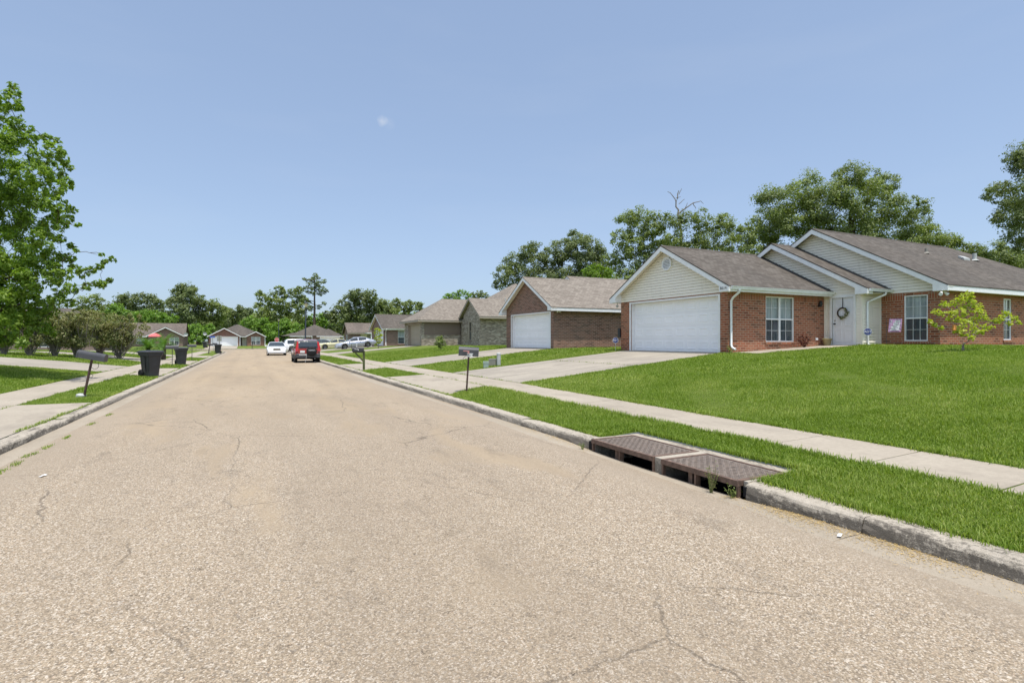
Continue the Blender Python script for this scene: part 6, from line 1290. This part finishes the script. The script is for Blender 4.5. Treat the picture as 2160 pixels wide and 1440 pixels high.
weed('dark red dried plant leaning under the corner of the front window', (20.0, 14.3, gz(20, 14.3)), 'teak', 26, .62, 3, sz=.09, name='dried_plant', spread=.6); weed('small green weed at the foot of the garage downspout', (16.0, 14.38, gz(16, 14.3)), 'leaf_olive', 16, .28, 4, sz=.06, spread=.6)
weed('tall wispy weed growing from the mouth of the storm drain', (4.47, 4.28, -.05), 'leaf_shrub', 14, .36, 5, sz=.022, spread=.3); weed('low green weed tuft in the corner of the drain mouth', (4.50, 4.02, -.04), 'leaf_oak', 10, .16, 6, sz=.03, spread=.9)
weed('thin grass tuft by the far corner of the drain', (4.47, 6.78, -.02), 'leaf_olive', 12, .10, 8, sz=.015, spread=.9)
# ------------------------------------------------------------------ grass blades
def blades(name, x, y, h, w, mat, rg, lean=.75, two=True, z=None):
    n = len(x); z = ground(x, y) if z is None else z; a = rg.uniform(0, 2*np.pi, n); dx, dy = np.cos(a), np.sin(a); px, py = -dy, dx
    h = h*rg.uniform(.5, 1.25, n); l = rg.uniform(.15, 1, n)*lean; w = w*rg.uniform(.7, 1.3, n)*.5
    b = rg.uniform(0, 2*np.pi, n); wx, wy = np.cos(b), np.sin(b)
    B = np.stack([x, y, z-.006], 1); S = np.stack([px*w, py*w, 0*w], 1); Mi = B + np.stack([dx*h*l*.35, dy*h*l*.35, h*.62], 1); T = B + np.stack([dx*h*l*1.15, dy*h*l*1.15, h*np.sqrt(np.maximum(.12, 1-l*l*.75))], 1)
    i = np.arange(n)
    if two:
        V = np.stack([B-S, B+S, Mi+S*.85, Mi-S*.85, T], 1).reshape(-1, 3); F = np.concatenate([np.stack([i*5, i*5+1, i*5+2], 1), np.stack([i*5, i*5+2, i*5+3], 1), np.stack([i*5+3, i*5+2, i*5+4], 1)])
    else:
        V = np.stack([B-S, B+S, T], 1).reshape(-1, 3); F = np.stack([i*3, i*3+1, i*3+2], 1)
    o = npmesh(name, V, F, K[mat]); return tag(o, kind='stuff')
def scatter(x0, x1, y0, y1, dens, d0, d1, rg, margin=200, grow=0.015):
    n = int((x1-x0)*(y1-y0)*dens); x = rg.uniform(x0, x1, n); y = rg.uniform(y0, y1, n); d = x*_s + y*_c; l = x*_c - y*_s
    u = 1080 + _f*l/np.maximum(d, .05); ok = (d > d0) & (d <= d1) & (u > -margin) & (u < 2160+margin); x, y = x[ok], y[ok]
    pv = inpaved(x, y, -grow); inb = inpoly(x, y, RB) | inpoly(x, y, LB) | inpoly(x, y, FB)
    ok = ~pv & inb & ~((x > DR[0]-.05) & (x < DR[2]+.0) & (y > DR[1]-.02) & (y < DR[3]+.02)) & ~((x > 4.5) & (x < 4.775)) & ~((x < -3.15) & (x > -3.375))
    for hx0, hx1, hy0, hy1 in ((16.02, 40, 14.5, 21), (21.6, 40, 12.95, 21), (22.78, 40, 10.9, 21), (16, 40, 27.4, 33.8), (20.4, 40, 49, 62), (16, 40, 54.6, 62), (16, 40, 72, 81)): ok &= ~((x > hx0) & (x < hx1) & (y > hy0) & (y < hy1))
    return x[ok], y[ok]
rg = np.random.default_rng(21)
def clumpy(x, y, h): return h*(1 + .2*np.sin(x*5.3+y*1.1)*np.sin(y*4.7-x*.8) + .28*np.sin(x*2.1+1.3*np.sin(y*1.7))*np.sin(y*1.9+.7*x)) 
for nm, (xa, xb) in (('verge_grass', (4.75, 6.3)), ('lawn_grass', (7.36, 23)), ('left_grass', (-26, -3.3))):
    for d0, d1, dn, h, w, two in ((0, 5.5, 11000, .052, .0062, True), (5.5, 9, 6200, .055, .008, True), (9, 15, 2600, .058, .0125, False), (15, 26, 950, .065, .023, False), (26, 48, 260, .075, .045, False)):
        ya, yb = (-1, 12) if d1 < 10 else (-1, 60)
        if nm == 'left_grass' and d1 < 10: continue
        x, y = scatter(xa, xb, ya, yb, dn, d0, d1, rg)
        if len(x) < 10: continue
        hh = clumpy(x, y, h)
        if nm == 'verge_grass': hh = hh*1.05
        blades(nm, x, y, hh, w, 'blade', rg, two=two)
# longer fringe along kerbs, walks and drive edges
def fringe(name, x0, y0, x1, y1, dens, h, w, sp=.05, mat='blade', z=None):
    L = math.hypot(x1-x0, y1-y0); n = int(L*dens); f = rg.uniform(0, 1, n); x = x0+(x1-x0)*f + rg.normal(0, sp, n)*.5; y = y0+(y1-y0)*f + rg.normal(0, sp, n)*.5; k = (np.sin(f*L*3.3)+np.sin(f*L*7.9+1)+1.1 > rg.uniform(-1, 2.4, n)); x, y = x[k], y[k]
    return blades(name, x, y, h, w, mat, rg, lean=1.0, z=None if z is None else np.full(len(x), z))
fringe('edge_grass', 4.79, .5, 4.79, 3.93, 1100, .085, .006, .09); fringe('edge_grass', 4.80, 6.76, 4.80, 14, 500, .075, .007); fringe('edge_grass', 6.22, 1, 6.22, 14, 520, .09, .007, .09); fringe('edge_grass', 7.43, 1, 7.43, 14.5, 620, .095, .007, .09); fringe('edge_grass', 5.49, 3.9, 5.49, 6.8, 600, .09, .007); fringe('edge_grass', 4.8, 3.92, 5.5, 3.92, 500, .07, .006)
fringe('edge_grass', 7.5, 14.62, 16, 14.62, 260, .08, .010); fringe('edge_grass', 7.5, 20.92, 16, 20.92, 240, .09, .011); fringe('edge_grass', -3.42, 16, -3.42, 26, 160, .08, .012); fringe('edge_grass', -5.98, 15.6, -5.98, 29.5, 160, .09, .012)
# tufts that seeded themselves along the left gutter and kerb joints
for y in (8.4, 8.9, 9.5, 10.1, 11.0, 12.6, 14.0): fringe('gutter_weeds', -2.75+rg.normal()*.03, y, -2.74, y+.35, 260, .035, .006, .05, 'blade', .006)
for y in (11.2, 12.1, 13.3): fringe('gutter_weeds', -3.40, y, -3.41, y+.5, 200, .04, .006, .03, 'blade', .13)
fringe('gutter_weeds', 4.82, 14.2, 4.82, 16, 160, .05, .008)
# dry clippings and grit washed into the right gutter
def litter(name, x0, x1, y0, y1, n, s, mat):
    y = rg.uniform(y0, y1, n); c = x1 - np.abs(rg.normal(0, 1, n))*(x1-x0)*.45; keep = (np.sin(y*2.7)+np.sin(y*6.1) > rg.uniform(-2.4, 1.4, n)); x, y = c[keep], y[keep]; n = len(x); a = rg.uniform(0, 3.14, n); l = s*rg.uniform(.5, 1.5, n); w = s*.16; dx, dy = np.cos(a)*l, np.sin(a)*l; z = .005 + dip(x, y) + rg.uniform(0, .006, n); zz = rg.normal(0, .004, n)
    V = np.stack([np.stack([x-dx, y-dy, z], 1), np.stack([x-dy*w/l, y+dx*w/l, z+.002], 1), np.stack([x+dx, y+dy, z+np.abs(zz)], 1), np.stack([x+dy*w/l, y-dx*w/l, z+.002], 1)], 1).reshape(-1, 3)
    return tag(npmesh(name, V, np.arange(n*4).reshape(-1, 4), K[mat]), kind='stuff')
litter('dry_clippings', 4.25, 4.56, 1.0, 4.1, 5200, .012, 'straw'); litter('dry_clippings', 4.3, 4.55, 6.6, 9.2, 1400, .011, 'straw'); litter('gutter_grit', 4.1, 4.55, 1.0, 4.1, 2200, .006, 'soil')
